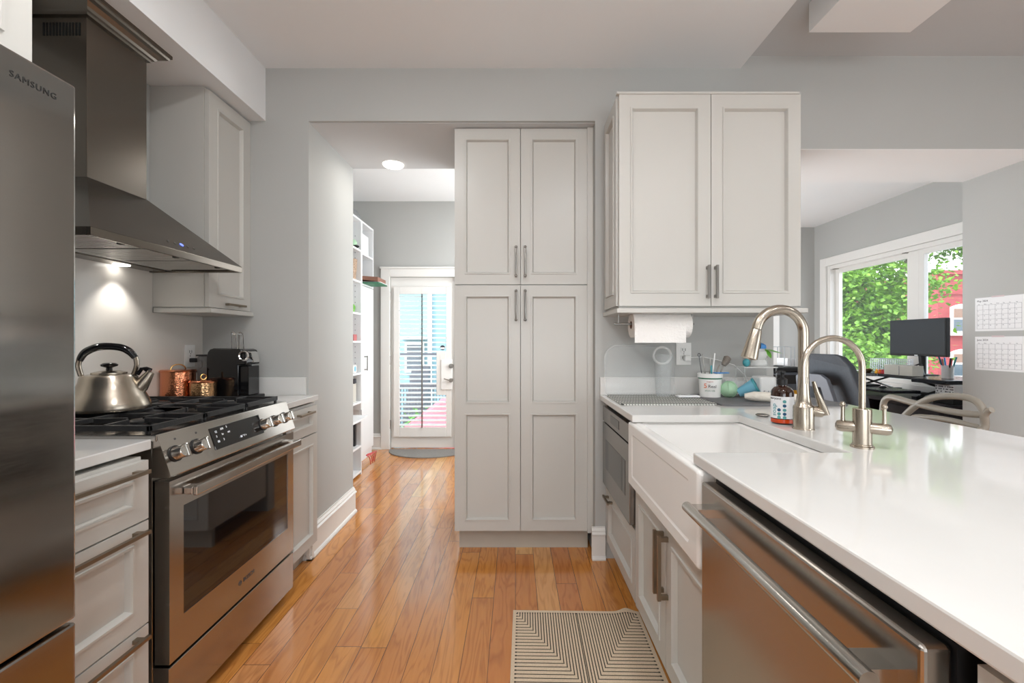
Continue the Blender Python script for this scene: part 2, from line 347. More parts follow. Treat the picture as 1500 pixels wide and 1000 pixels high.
def text(name, s, size, f, a, b, c, m, parent, ex=.0004, align='LEFT', sp=1.0):
    cu = bpy.data.curves.new(name, 'FONT'); cu.body = s; cu.size = size; cu.extrude = ex; cu.align_x = align; cu.align_y = 'CENTER'; cu.space_character = sp; cu.resolution_u = 3
    t = bpy.data.objects.new('tmp', cu); C.objects.link(t); bpy.context.view_layer.update()
    me = bpy.data.meshes.new_from_object(t.evaluated_get(bpy.context.evaluated_depsgraph_get()))
    bpy.data.objects.remove(t); bpy.data.curves.remove(cu)
    bm = bmesh.new(); bm.from_mesh(me); bpy.data.meshes.remove(me); bm.transform(f.mtx(a,b,c))
    return fin(name, bm, m, parent)
def lamp(name, loc, e, r=.06, col=(1,.95,.87), d=(0,0,-1), spot=None):
    l = bpy.data.lights.new(name, 'AREA' if not spot else 'SPOT'); l.energy = e; l.color = col
    if spot: l.spot_size = math.radians(spot); l.spot_blend = .8; l.shadow_soft_size = r
    else: l.shape = 'DISK'; l.size = 2*r
    o = bpy.data.objects.new(name, l); C.objects.link(o); o.location = loc; o.rotation_euler = V(d).to_track_quat('-Z','Y').to_euler(); return o
def copy_tree(o, parent=None):
    c = o.copy(); link(c); c.parent = parent
    for ch in list(o.children): copy_tree(ch, c)
    return c
# ------------------------------------------------------------------ setting
WY = 2.48; LX = -1.763; CZ = 2.737; HZ = 2.806; OX = -1.156; LYF = 3.16; RYF = 2.989; RX = 3.012; RE = 1.442
FR, BK = -3.3, 5.61
struct('floor', MB().box(-2.2, 4.4, FR, 5.75, -.1, 0), 'floor')
struct('wall_left', MB().box(LX-.15, LX, FR, WY, 0, 2.9), 'wall')
wb = MB()
wb.box(-2.1, OX, WY, LYF, 0, 2.9); wb.box(OX, .446, WY, LYF, 2.443, 2.9); wb.box(.446, RE, WY, RYF, 0, 2.9)
wb.box(RE, RX, WY, RYF, 2.287, 2.9); wb.box(RX, 4.4, WY, RYF, 0, 2.9)
struct('wall_back', wb, 'wall')
struct('ceiling_passage_underside', MB().box(OX, .446, WY+.02, LYF-.001, 2.440, 2.443), 'ceild')  # paler sheet than the wall, its colour makes up for missing light
struct('ceiling_header_underside', MB().box(RE, RX, WY+.001, RYF-.001, 2.284, 2.287), 'ceil')
struct('wall_pantry_recess', MB().box(-.352, .446, 3.17, 3.25, 0, 2.9), 'wall')
struct('wall_front', MB().box(LX-.15, 4.4, FR, FR+.1, 0, 2.9), 'wall')
struct('wall_right', MB().box(4.25, 4.4, FR+.1, WY, 0, 2.9), 'wall')
EX = PX(1085, WY)
struct('ceiling', MB().box(LX, EX, FR+.1, WY, CZ, 2.9), 'ceil')
struct('ceiling_dining', MB().box(EX, 4.25, FR+.1, WY, HZ, 2.9), 'ceild')  # toned greyer than the low ceiling so the step edge shows
SX = PX(389, WY)
struct('ceiling_soffit', MB().box(LX, SX, FR+.1, WY, 2.443, CZ), 'ceil')
struct('ceiling_dropped_box', MB().box(PX(1185,2.094), PX(1333,2.094), .3, 2.094, 2.669, HZ), 'ceil')
# mudroom and office shells
struct('wall_mudroom', MB().box(-2.1, -1.95, LYF, 5.0, 0, 2.95).box(.446, .56, RYF, BK, 0, 2.9), 'wall')
DX0, DX1, DH = PX(572,5.0), PX(668,5.0), 1.934
struct('wall_mudroom_end', MB().box(-2.1, DX0, 5.0, 5.15, 0, 2.95).box(DX1, .446, 5.0, 5.15, 0, 2.95).box(DX0, DX1, 5.0, 5.15, DH, 2.95), 'wall')
struct('ceiling_mudroom', MB().box(-2.1, .446, LYF, 5.15, 2.79, 2.95), 'ceil')
OXW = 3.78
WY0, WY1, WZ0, WZ1 = 3.12, 5.38, .80, 2.12      # office window hole
struct('wall_office', MB().box(OXW, OXW+.16, RYF, WY0, 0, 2.8).box(OXW, OXW+.16, WY1, BK, 0, 2.8).box(OXW, OXW+.16, WY0, WY1, 0, WZ0).box(OXW, OXW+.16, WY0, WY1, WZ1, 2.8).box(.56, OXW+.16, BK, BK+.12, 0, 2.8), 'wall')
struct('ceiling_office', MB().box(.56, OXW+.16, RYF, BK+.12, 2.653, 2.9), 'ceil')
def baseboard(name, f, L, h=.178):
    prof = [(0,0),(.030,0),(.030,.008),(.024,.018),(.018,.022),(.018,h-.045),(.026,h-.040),(.026,h-.034),(.017,h-.026),(.017,h-.018),(.008,h-.006),(.008,h),(0,h)]
    return struct(name, MB().prism([f.p(0,z,c) for c, z in prof], f.u*L), 'trim')
baseboard('baseboard_jamb', F((OX, WY-.03, 0),(0,1,0)), LYF-WY+.03)
baseboard('baseboard_left', F((-1.25, WY, 0),(1,0,0)), -1.25*-1+OX+.03)
baseboard('baseboard_right', F((.425, WY, 0),(1,0,0)), .075)
baseboard('baseboard_mudroom', F((-1.94, 5.0, 0),(1,0,0)), DX0-.095+1.94)
# back door casing, door with shutter
tr = MB(); cw = .105
tr.box(DX0-cw, DX0-.004, 4.975, 5.0, 0, DH+cw*.9).box(DX1+.004, DX1+cw, 4.975, 5.0, 0, DH+cw*.9).box(DX0-.004, DX1+.004, 4.975, 5.0, DH+.004, DH+cw*.9).box(DX0-cw-.008, DX1+cw+.008, 4.965, 5.0, DH+cw*.9, DH+cw*.9+.02)
struct('trim_1', tr, 'trim', bev=.004)
DD = 5.03
gx0, gx1, gz0, gz1 = PX(581,DD), PX(657,DD), PZ(632,DD), PZ(427,DD)
dm = MB().box(DX0, gx0, DD, DD+.045, .01, DH).box(gx1, DX1, DD, DD+.045, .01, DH).box(gx0, gx1, DD, DD+.045, .01, gz0).box(gx0, gx1, DD, DD+.045, gz1, DH)
door = struct('door_1', dm, 'trim'); 
struct('glass_pane', MB().box(gx0, gx1, DD+.02, DD+.026, gz0, gz1), 'glass', door)
fr = MB(); a0, a1, b0, b1 = PX(577.5,DD), PX(662,DD), PZ(639,DD), PZ(420,DD)
g0, g1, h0, h1 = PX(586,DD), PX(654,DD), PZ(625,DD), PZ(431,DD)
fr.box(a0, g0, DD-.03, DD, b0, b1).box(g1, a1, DD-.03, DD, b0, b1).box(g0, g1, DD-.03, DD, b0, h0).box(g0, g1, DD-.03, DD, h1, b1)
fr.box(PX(640,DD), g1, DD-.032, DD, PZ(578,DD), PZ(515,DD))
struct('shutter_frame', fr, 'trim', door, bev=.004)
ns = 29
sl = MB()
for i in range(ns):
    z = h0 + (i+.5)*(h1-h0)/ns; xr = g1 if not (PZ(578,DD) < z < PZ(515,DD)) else PX(640,DD)
    sl.hexa([(g0,DD-.034,z-.009),(xr,DD-.034,z-.009),(xr,DD+.012,z+.004),(g0,DD+.012,z+.004),(g0,DD-.034,z-.004),(xr,DD-.034,z-.004),(xr,DD+.012,z+.009),(g0,DD+.012,z+.009)])
struct('shutter_slats', sl, 'trim', door)
struct('tilt_rod', MB().box(PX(618.3,DD), PX(620.2,DD), DD-.042, DD-.034, h0, h1), 'pullg', door)
hx = PX(662,DD)
struct('lock_plate', MB().box(PX(647,DD), hx+.012, DD-.045, DD-.03, PZ(570,DD), PZ(526,DD)), 'white', door, bev=.004)
struct('door_handle', MB().cyl((hx,DD-.045,PZ(556,DD)),(hx,DD-.09,PZ(556,DD)),.022).tube([(hx,DD-.085,PZ(556,DD)),(hx-.03,DD-.09,PZ(556,DD)+.004),(PX(652,DD),DD-.088,PZ(555,DD)+.012)],.007), 'pullg', door, smooth=True)
struct('door_deadbolt', MB().cyl((hx,DD-.045,PZ(535.5,DD)),(hx,DD-.075,PZ(535.5,DD)),.026), 'pullg', door, smooth=True)
bd = MB().lathe([(0,0),(.028,0),(.028,.003),(0,.003)], (PX(649,DD), DD-.034, PZ(509,DD)), (0,-1,0))
bdo = struct('alarm_badge', bd, 'inkd', door)
struct('badge_stripe', MB().box(PX(646,DD), PX(652,DD), DD-.039, DD-.0372, PZ(511,DD), PZ(508.5,DD)), 'paper', bdo)
for z in (.28, 1.0, 1.72): struct('door_hinge', MB().cyl((DX0-.002,DD-.036,z-.05),(DX0-.002,DD-.036,z+.05),.008,seg=12), 'pullg', door)
# office window: casing, frame, sashes
ww = MB(); X = OXW
ww.box(X-.022, X, WY1, WY1+.10, WZ0-.1, WZ1+.1).box(X-.022, X, WY0-.08, WY0, WZ0-.1, WZ1+.1).box(X-.022, X, WY0, WY1, WZ1, WZ1+.1).box(X-.022, X, WY0, WY1, WZ0-.1, WZ0)
struct('trim_2', ww, 'trim', bev=.004)
wf = MB(); e = .05
wf.box(X, X+.15, WY0, WY0+e, WZ0, WZ1).box(X, X+.15, WY1-e, WY1, WZ0, WZ1).box(X, X+.15, WY0+e, WY1-e, WZ1-.045, WZ1).box(X, X+.15, WY0+e, WY1-e, WZ0, WZ0+.045)
mu = 4.24
wf.box(X+.03, X+.12, mu-.05, mu+.07, WZ0+.045, WZ1-.045)
win = struct('window_1', wf, 'trim', bev=.004)
for y0, y1, xx in ((WY0+e, mu-.05, X+.05),(mu+.07, WY1-e, X+.09)):
    s_ = MB(); t = .05
    s_.box(xx-.02, xx+.02, y0, y0+t, WZ0+.045, WZ1-.045).box(xx-.02, xx+.02, y1-t, y1, WZ0+.045, WZ1-.045).box(xx-.02, xx+.02, y0+t, y1-t, WZ0+.045, WZ0+.09).box(xx-.02, xx+.02, y0+t, y1-t, WZ1-.09, WZ1-.045)
    sa = struct('window_sash', s_, 'trim', win); struct('window_pane', MB().box(xx-.003, xx+.003, y0+t, y1-t, WZ0+.09, WZ1-.09), 'glass', sa)
for y, in ((4.32,),(5.27,)):
    struct('blind_bracket', MB().box(X+.0, X+.05, y-.02, y+.02, WZ1-.052, WZ1-.045), 'pullg', win)
struct('trim_3', MB().box(PX(1122,5.59), PX(1141,5.59), 5.58, 5.61, 0, 2.2), 'trim')
# ------------------------------------------------------------------ recessed kitchen lamps (behind and above the camera) and mudroom light
def can(x, y, z, e, label, r=.075, lens='lamp', light=True):
    t = thing('recessed_ceiling_light', label, 'ceiling light', (x,y,z))
    fin('trim_ring', MB().lathe([(r,-.001),(r+.018,-.001),(r+.018,-.006),(r,-.008),(r,-.001)], (x,y,z)), 'white', t, smooth=True)
    fin('lens', MB().lathe([(0,-.001),(r,-.001),(r,-.005),(0,-.005)], (x,y,z)), lens, t)
    if light: lamp('ceiling_lamp_glow', (x,y,z-.012), e, r, (.95,.98,1))
for i, (x, y) in enumerate(((-.6,1.0),(-.6,-.6),(.55,.35),(.55,-1.3))):
    can(x, y, CZ, 11, ['round ceiling downlight over the aisle beside the cooker','round ceiling downlight over the aisle beside the fridge','round ceiling downlight over the dishwasher','round ceiling downlight furthest behind the peninsula'][i])
can(2.6, 0.6, HZ, 5, 'round ceiling downlight over the dining side of the peninsula')
can(1.62, -.35, HZ, 5, 'round ceiling downlight beyond the dropped ceiling box')
t = thing('flush_ceiling_light', 'shallow round glowing ceiling light in the passage above the wooden floor', 'ceiling light', at(576,250,3.02))
zz = 2.440; fin('diffuser', MB().lathe([(0,-.018),(.045,-.017),(.066,-.010),(.072,-.001),(.0,-.001)], (PX(576,3.085),3.085,zz)), 'lampd', t, smooth=True)
lamp('passage_lamp_glow', (PX(576,3.0),3.0,zz-.03), 1.5, .08)
lamp('mudroom_lamp_glow', (-.1,4.1,2.76), 8, .25, (.97,.98,1))
# ------------------------------------------------------------------ pantry
YP = 2.553; px0, px1, pm = PX(666,YP), PX(860,YP), PX(762.5,YP)
t = thing('pantry_cabinet', 'tall greige four-door pantry cabinet set in the wall opening', 'cabinet', ((px0+px1)/2, 2.85, 0))
fin('carcass', MB().box(px0+.002, px1, YP+.021, 3.15, .115, 2.42).box(px1, .445, YP-.012, YP+.05, .115, 2.439).box(px0+.002, px1, YP+.021, 3.15, 2.42, 2.439), 'cab', t)
fin('toe_kick', MB().box(px0+.02, .425, 2.612, 2.64, 0, .115), 'toe', t)
zs = PZ(417,YP); zt = 2.436; zb = .122
for side in (0, 1):
    x0, x1 = (px0, pm-.002) if side == 0 else (pm+.002, px1)
    for up in (0, 1):
        z0, z1 = (zs+.0025, zt) if up else (zb, zs-.0025)
        f = F((x0, YP, z0), (1,0,0)); d = fin('door', MB().panel(f, x1-x0, z1-z0, st=.058, rail=.058, splits=() if up else (PZ(598,YP)-z0,)), 'cab', t)
        a = (x1-x0-.024) if side == 0 else .024
        b0 = .045 if up else z1-z0-.20
        h = MB(); Lp = .165; h.tube([f.p(a,b0,0),f.p(a,b0,.028),f.p(a,b0+.012,.032),f.p(a,b0+Lp-.012,.032),f.p(a,b0+Lp,.028),f.p(a,b0+Lp,0)], .0052)
        h.ball(f.p(a,b0,.029),.0085).ball(f.p(a,b0+Lp,.029),.0085)
        fin('handle', h, 'pullg', d, smooth=True)
# ------------------------------------------------------------------ wall cabinet over peninsula
YU = 2.15; ux0, ux1 = PX(907,YU), PX(1173,YU); uz0, uz1 = PZ(448,YU), PZ(137,YU)
t = thing('wall_cabinet', 'two-door greige wall cabinet above the sink counter', 'cabinet', ((ux0+ux1)/2, 2.3, uz0))
fin('carcass', MB().box(ux0+.003, ux1-.003, YU+.021, WY-.001, uz0-.01, uz1-.002).box(ux0-.012, ux1-.010, YU-.006, YU+.021, uz1-.004, uz1+.006), 'cab', t)
fin('light_rail', MB().box(ux0-.014, ux1+.028, YU-.014, WY-.001, uz0-.034, uz0-.011), 'cab', t, bev=.003)
f = F((ux0-.010, WY-.02, uz0+.002), (0,-1,0)); fin('side_panel', MB().panel(f, WY-.02-YU-.024, uz1-uz0-.01, th=.012, st=.05, rail=.06), 'cab', t)
um = PX(1041.5,YU)
for x0, x1, s in ((ux0, um-.0015, 0),(um+.0015, ux1, 1)):
    f = F((x0, YU, uz0), (1,0,0)); d = fin('door', MB().panel(f, x1-x0, uz1-uz0-.004, st=.055, rail=.062), 'cab', t)
    fin('handle', MB().square_pull(f, x1-x0-.018 if s == 0 else .018, .035, .16, True), 'pullg', d, bev=.001)
# ------------------------------------------------------------------ left wall cabinet by the hood, and over-fridge cabinet
CX = -1.480; cy0 = 2.138
t = thing('wall_cabinet', 'narrow greige wall cabinet beside the range hood', 'cabinet', (-1.62, 2.3, 1.375))
fin('carcass', MB().box(LX+.001, CX-.022, cy0, WY-.001, 1.377, 2.441), 'cab', t)
fin('light_rail', MB().box(LX+.022, CX+.018, cy0-.006, WY-.001, 1.350, 1.374), 'cab', t, bev=.003)
f = F((CX, cy0+.004, 1.378), (0,1,0)); d = fin('door', MB().panel(f, WY-cy0-.006, 1.05, st=.062, rail=.062), 'cab', t)
fin('handle', MB().square_pull(f, .11, .022, .15, False, proj=.028), 'pull', d, bev=.001)
t = thing('wall_cabinet', 'pale cabinet above the refrigerator at the left edge', 'cabinet', (-1.4, .5, 1.80))
fin('carcass', MB().box(LX+.001, -1.095, .0, .985, 1.80, 2.441), 'cab', t)
f = F((-1.073, .0, 1.80), (0,1,0)); fin('door', MB().panel(f, .49, .64, st=.055, rail=.06), 'cab', t)
f = F((-1.073, .493, 1.80), (0,1,0)); fin('door', MB().panel(f, .492, .64, st=.055, rail=.06), 'cab', t)
# ------------------------------------------------------------------ refrigerator
FX = -.972; fy1 = .983; fz = 1.775
t = thing('refrigerator', 'large stainless steel refrigerator at the left edge', 'refrigerator', (-1.36, .53, 0))
fin('body', MB().box(-1.74, FX-.07, .08, fy1-.004, .02, fz-.01), 'greyp', t, bev=.004)
for y0, y1 in ((.08,.53),(.536,fy1)):
    d = fin('door', MB().box(FX-.062, FX, y0, y1, .60, fz), 'fsteel', t, bev=.006)
    yy = .50 if y0 < .3 else .566
    fin('door_handle', MB().tube([(FX,yy,.75),(FX+.045,yy,.76),(FX+.055,yy,.80),(FX+.055,yy,1.10),(FX+.045,yy,1.14),(FX,yy,1.15)],.010) if y0<.3 else MB().tube([(FX,yy,.75),(FX+.045,yy,.76),(FX+.055,yy,.80),(FX+.055,yy,1.10),(FX+.045,yy,1.14),(FX,yy,1.15)],.010), 'steelh', d, smooth=True)
    if y0 > .3: text('lettering', 'SAMSUNG', .0175, F((FX,.852,1.727),(0,1,0)), 0, 0, .0006, 'shadow', d, sp=1.15)
fin('freezer_drawer', MB().box(FX-.062, FX, .08, fy1, .06, .592), 'fsteel', t, bev=.006)
# ------------------------------------------------------------------ hood
hy0, hy1 = 1.37, 2.13; HX = -1.312; cy, cyy, chx = 1.60, 1.86, -1.545; zb, zt_ = 1.54, 1.805
t = thing('range_hood', 'brushed steel chimney range hood above the cooktop', 'range hood', (-1.54, 1.74, 1.54))
ch = fin('chimney', MB().box(LX+.001, chx, cy, cyy, zt_-.002, 2.405), 'dsteel', t, bev=.002)
pr = [(0,2.384),(.010,2.384),(.013,2.391),(.020,2.395),(.026,2.403),(.040,2.414),(.052,2.419),(.056,2.426),(.061,2.429),(.061,2.4425),(0,2.4425)]
cm = MB(); n = len(pr)
R = []
for c, z in pr:
    R.append([cm.b.verts.new(p) for p in ((LX+.001, cy-c, z),(chx+c, cy-c, z),(chx+c, cyy+c, z),(LX+.001, cyy+c, z))])
for A, B in zip(R, R[1:]+[R[0]]):
    for k in range(3): cm.b.faces.new((A[k],A[k+1],B[k+1],B[k]))
cm.b.faces.new([r[0] for r in R]); cm.b.faces.new([r[3] for r in R][::-1])
fin('crown_moulding', cm, 'dsteel', t)
vg = MB()
for i in range(12): vg.box(PX(63+i*4.75,1.6), PX(65.6+i*4.75,1.6), cy-.0012, cy+.001, PZ(52,1.6), PZ(33,1.6))
fin('vent_slots', vg, 'shadowb', ch)
cn = MB(); cn.hexa([(LX+.001,hy0,zb+.027),(HX,hy0,zb+.027),(HX,hy1,zb+.027),(LX+.001,hy1,zb+.027),(LX+.001,cy,zt_),(chx,cy,zt_),(chx,cyy,zt_),(LX+.001,cyy,zt_)])
can_ = fin('canopy', cn, 'dsteel', t)
rim = MB(); w_ = .012
rim.box(HX-w_,HX,hy0,hy1,zb,zb+.027).box(LX+.001,HX-w_,hy0,hy0+w_,zb,zb+.027).box(LX+.001,HX-w_,hy1-w_,hy1,zb,zb+.027).box(LX+.001,LX+.10,hy0+w_,hy1-w_,zb+.004,zb+.026)
fin('rim', rim, 'dsteel', can_, bev=.0015)
for j in range(3):
    y0 = hy0+.014+j*.244; bf = MB(); fin('filter_gap_shade', MB().box(LX+.105, HX-.016, y0, y0+.242, zb+.016, zb+.024), 'shadow', t)  # dark sheet: shade between the slats put into its colour
    for k in range(10):
        yk = y0+.012+k*.0225; bf.box(LX+.125, HX-.035, yk, yk+.011, zb+.010, zb+.0145)
    bf.box(LX+.105,LX+.125,y0,y0+.242,zb+.009,zb+.0155).box(HX-.035,HX-.016,y0,y0+.242,zb+.009,zb+.0155)
    b_ = fin('baffle_filter', bf, 'baffle', t)
    fin('latch', MB().box(HX-.036, HX-.018, y0+.115, y0+.128, zb+.000, zb+.008), 'shadow', b_)
for y in (1.52, 1.93):
    fin('hood_light', MB().lathe([(0,-.002),(.022,-.002),(.03,0),(.03,.004),(0,.004)], (LX+.05, y, zb+.002)), 'hoodled', t)
    lamp('hood_lamp_glow', (LX+.09, y, zb-.006), 4.5, .012, (1,.97,.92), (-.10,0,-1), spot=88)
f = F((HX, hy0, zb+.027), (0,1,0), V((chx-HX, 0, zt_-zb-.027)))
pn = V((zt_-zb-.027,0,HX-chx)).normalized()
for i in range(5):
    p0 = f.p(.345+i*.035, .045, .0002)
    fin('control_button', MB().lathe([(0,0),(.0045 if i != 2 else .008,0),(.0045 if i != 2 else .008,.002),(0,.002)], p0, f.n, seg=12), 'blueled' if i == 2 else 'pullg', can_)
# ------------------------------------------------------------------ backsplash slab and quartz counters on the left
struct('wall_backsplash_slab', MB().box(LX, LX+.015, 1.0, 2.137, .944, 1.545).box(LX, LX+.015, 2.137, WY, .944, 1.35), 'slab')
t = tag(fin('countertop', MB().box(LX+.001, -1.107, .99, 1.350, .884, .914), 'quartz', bev=.003), 'short white quartz countertop between refrigerator and cooker', 'countertop')
t = thing('countertop', 'small white quartz corner countertop beyond the cooker', 'countertop', (-1.42,2.3,.884))
fin('slab', MB().box(LX+.001, -1.100, 2.118, WY-.001, .884, .914), 'quartz', t, bev=.003)
fin('upstand', MB().box(LX+.016, -1.165, WY-.018, WY-.001, .914, 1.012), 'quartz', t, bev=.002)
def base_cab(name, label, y0, y1, fx, fronts, pullmat='pull', xb=LX+.001, toe=True):
    t = thing(name, label, 'cabinet', ((fx+xb)/2, (y0+y1)/2, 0)); s = 1 if fx > xb else -1
    fin('carcass', MB().box(*sorted((xb, fx-s*.021)), y0, y1, .10, .872), 'cab', t)
    fin('toe_kick', MB().box(*sorted((xb, fx-s*.075)), y0, y1, 0, .10), 'toe', t)
    for kind, a0, a1, z0, z1, pu in fronts:
        f = F((fx, a0 if s > 0 else a1, z0), (0,s,0)); wd = a1-a0
        d = fin(kind, MB().panel(f, wd, z1-z0, st=min(.05,wd*.22), rail=min(.052,(z1-z0)*.27)), 'cab', t)
        if pu: fin('handle', MB().square_pull(f, *pu), pullmat, d, bev=.001)
    return t
base_cab('drawer_cabinet', 'greige three-drawer base cabinet between refrigerator and cooker', 1.0, 1.31, -1.085, [
    ('drawer',1.0,1.312,.690,.862,(.02,.146,.265,False)), ('drawer',1.0,1.312,.384,.685,(.02,.278,.265,False)), ('drawer',1.0,1.312,.108,.379,(.02,.25,.265,False))])
base_cab('base_cabinet', 'narrow greige base cabinet beyond the cooker', 2.122, WY-.001, -1.10, [('drawer',2.13,2.462,.715,.862,(.09,.12,.16,False)),('door',2.13,2.462,.108,.708,None)])
# ------------------------------------------------------------------ range
ry0, ry1 = 1.353, 2.115; RXF = -1.057
t = thing('gas_range', 'stainless steel gas range with a dark glass oven door', 'range', (-1.4, 1.734, 0))
fin('body', MB().box(-1.74, -1.108, ry0, ry1, .04, .905), 'steel', t, bev=.002)
for x in (-1.65,-1.16):
    for y in (ry0+.06, ry1-.06): fin('leg', MB().cyl((x,y,0),(x,y,.04),.018), 'blackm', t)
fin('cooktop', MB().box(-1.745, -1.093, ry0-.004, ry1+.004, .906, .926), 'steelh', t, bev=.003)
cp = [(-1.108,.795),(-1.054,.795),(-1.050,.800),(-1.092,.922),(-1.108,.922)]
pan = fin('control_panel', MB().prism([(x,ry0,z) for x, z in cp], (0,ry1-ry0,0)), 'steel', t)
vdir = V((-1.092+1.050,0,.122)); fcp = F((-1.050, ry0, .800), (0,1,0), vdir)   # sloped face frame
Hs = vdir.length
def ya(px, x=-1.07): return x*FPX/(px-VPX) - ry0
dsp = fin('display', MB().fbox(fcp, ya(311.5), ya(383), .028, .108, 0, .0025), 'glassb', pan, bev=.002)
for i, (s_, a, b) in enumerate((('12',.02,.062),('AM',.052,.067),('5',.085,.070),('3',.02,.045),('hr',.052,.048),('set',.085,.050),('00',.02,.026),('3',.052,.028),('- 80 ° F +',.14,.017),('· ·',.32,.02),('8888',.20,.062))):
    if s_ != '8888': text('display_symbol', s_, .0115, fcp, ya(311.5)+a, .028+b, .003, 'lit', dsp)
for px in (267, 298, 392, 409, 423):
    a = ya(px, -1.048); o = fcp.p(a, .062, 0)
    k = fin('knob', MB().lathe([(0,0),(.0225,0),(.0225,.006),(.0205,.010),(.0205,.030),(.018,.034),(0,.034)], o, fcp.n, seg=28), 'steelh', pan, smooth=True)
    fin('knob_base', MB().lathe([(0,0),(.0255,0),(.0255,.005),(0,.005)], o, fcp.n, seg=28), 'blackm', k)
    fin('knob_grip', MB().fbox(fcp, a-.005, a+.005, .062-.021, .062+.021, .030, .046), 'steelh', k, bev=.003)
for px in (257, 288):
    text('burner_mark', 'o', .014, fcp, ya(px,-1.08), .108, .0005, 'inkd', pan)
dr = MB(); fd = F((RXF, ry0+.003, .222), (0,1,0)); DW, DHh = ry1-ry0-.006, .560
a0, a1, b0, b1 = .058, DW-.052, .122, .468
dr.fbox(fd,0,a0,0,DHh,-.045,0).fbox(fd,a1,DW,0,DHh,-.045,0).fbox(fd,a0,a1,0,b0,-.045,0).fbox(fd,a0,a1,b1,DHh,-.045,0)
od = fin('oven_door', dr, 'steel', t)
fin('oven_window', MB().fbox(fd,a0,a1,b0,b1,-.04,-.002), 'glassb', od)
hz = .515
hb = MB().fbox(fd, .055, DW-.012, hz-.016, hz+.014, .030, .046).fbox(fd, .055, .095, hz-.013, hz+.011, 0, .031).fbox(fd, DW-.055, DW-.012, hz-.013, hz+.011, 0, .031)
fin('door_handle', hb, 'steel', od, bev=.004)
text('lettering', 'BOSCH', .022, fd, DW*.46+.02, .062, .0005, 'inkd', od)
fin('emblem', MB().lathe([(.007,0),(.009,0),(.009,.001),(.007,.001),(.007,0)], fd.p(DW*.46,.062,0), fd.n, seg=20).fbox(fd, DW*.46-.004, DW*.46+.004, .0605, .0635, 0, .001), 'inkd', od)
fin('warming_drawer', MB().box(-1.11, RXF, ry0+.003, ry1-.003, .045, .212), 'steel', t, bev=.003)
# burners and grates
for bx, by, r in ((-1.27,1.52,.045),(-1.57,1.52,.038),(-1.42,1.734,.055),(-1.27,1.95,.038),(-1.57,1.95,.045)):
    fin('burner', MB().lathe([(0,0),(r*1.25,0),(r*1.2,.008),(r,.010),(r,.016),(r*.85,.020),(0,.021)], (bx,by,.926)), 'iron', t, smooth=True)
for j in range(3):
    y0 = ry0+.012+j*.247; y1 = y0+.242; x0, x1 = -1.735, -1.125; g = MB(); zt2, th = .952, .011
    g.box(x0,x1,y0,y0+th,zt2-.018,zt2).box(x0,x1,y1-th,y1,zt2-.018,zt2).box(x0,x0+th,y0,y1,zt2-.018,zt2).box(x1-th,x1,y0,y1,zt2-.018,zt2).box((x0+x1)/2-th/2,(x0+x1)/2+th/2,y0,y1,zt2-.014,zt2+.002)
    for xc in (-1.27,-1.42,-1.57) if j == 1 else (-1.27,-1.57):
        for a in range(4):
            an = a*math.pi/2+math.pi/4*(0 if j != 1 else 0); d_ = V((math.cos(an),math.sin(an),0)); q = V((-d_.y,d_.x,0))
            L2 = .118 if a % 2 else .14
            ctr = V((xc,(y0+y1)/2,0)); A = ctr+d_*.03; B = ctr+d_*L2; B.x = max(x0,min(x1,B.x))
            g.hexa([A-q*.005+V((0,0,zt2-.012)),A+q*.005+V((0,0,zt2-.012)),B+q*.005+V((0,0,zt2-.016)),B-q*.005+V((0,0,zt2-.016)),A-q*.005+V((0,0,zt2+.004)),A+q*.005+V((0,0,zt2+.004)),B+q*.005+V((0,0,zt2+.002)),B-q*.005+V((0,0,zt2+.002))])
    for xx in (x0+.004, x1-.015, (x0+x1)/2-.006):
        for yy in (y0, y1-th): g.box(xx, xx+th, yy, yy+th, .926, zt2-.016)
    fin('grate', g, 'iron', t, bev=.002)
# ------------------------------------------------------------------ kettle
kx, ky, kz = -1.515, 1.655, .957
t = thing('kettle', 'brushed steel whistling kettle with black handle on the cooktop', 'kettle', (kx,ky,kz))
body = [(0,0),(.112,0),(.122,.004),(.124,.014),(.119,.032),(.108,.056),(.095,.080),(.086,.104),(.083,.122),(.078,.130),(.055,.134),(0,.134)]
fin('body', MB().lathe(body,(kx,ky,kz),seg=48), 'nickel', t, smooth=True)
ld = fin('lid', MB().lathe([(0,.134),(.052,.134),(.052,.139),(.03,.145),(0,.147)],(kx,ky,kz),seg=36), 'nickel', t, smooth=True)
fin('knob', MB().lathe([(0,.146),(.010,.147),(.009,.156),(.024,.162),(.026,.168),(.018,.174),(0,.175)],(kx,ky,kz),seg=28), 'black', ld, smooth=True)
sdv = V((.88,.47,0)).normalized()
def kp(r, h): return V((kx,ky,kz))+sdv*r+V((0,0,h))
fin('spout', MB().tube([kp(.070,.062),kp(.092,.085),kp(.108,.112),kp(.122,.136)],[.030,.026,.019,.013],16), 'nickel', t, smooth=True)
fin('spout_lever', MB().tube([kp(.082,.128),kp(.095,.150),kp(.108,.148),kp(.124,.142)],[.007,.007,.010,.008],10), 'black', t, smooth=True)
hl = [kp(-.078,.128),kp(-.086,.165),kp(-.082,.190)]; hr = [kp(.070,.126),kp(.080,.165),kp(.075,.200)]
fin('handle_bracket', MB().tube(smoothp(hl,4),.011,12,flat=.5), 'nickel', t, smooth=True); fin('handle_bracket', MB().tube(smoothp(hr,4),.011,12,flat=.5), 'nickel', t, smooth=True)
fin('handle', MB().tube(smoothp([kp(-.083,.184),kp(-.068,.213),kp(-.036,.232),kp(.0,.236),kp(.036,.230),kp(.060,.214),kp(.075,.192)],5),[.010+.0035*min(1,k_/6,(30-k_)/6) for k_ in range(31)],14), 'black', t, smooth=True)
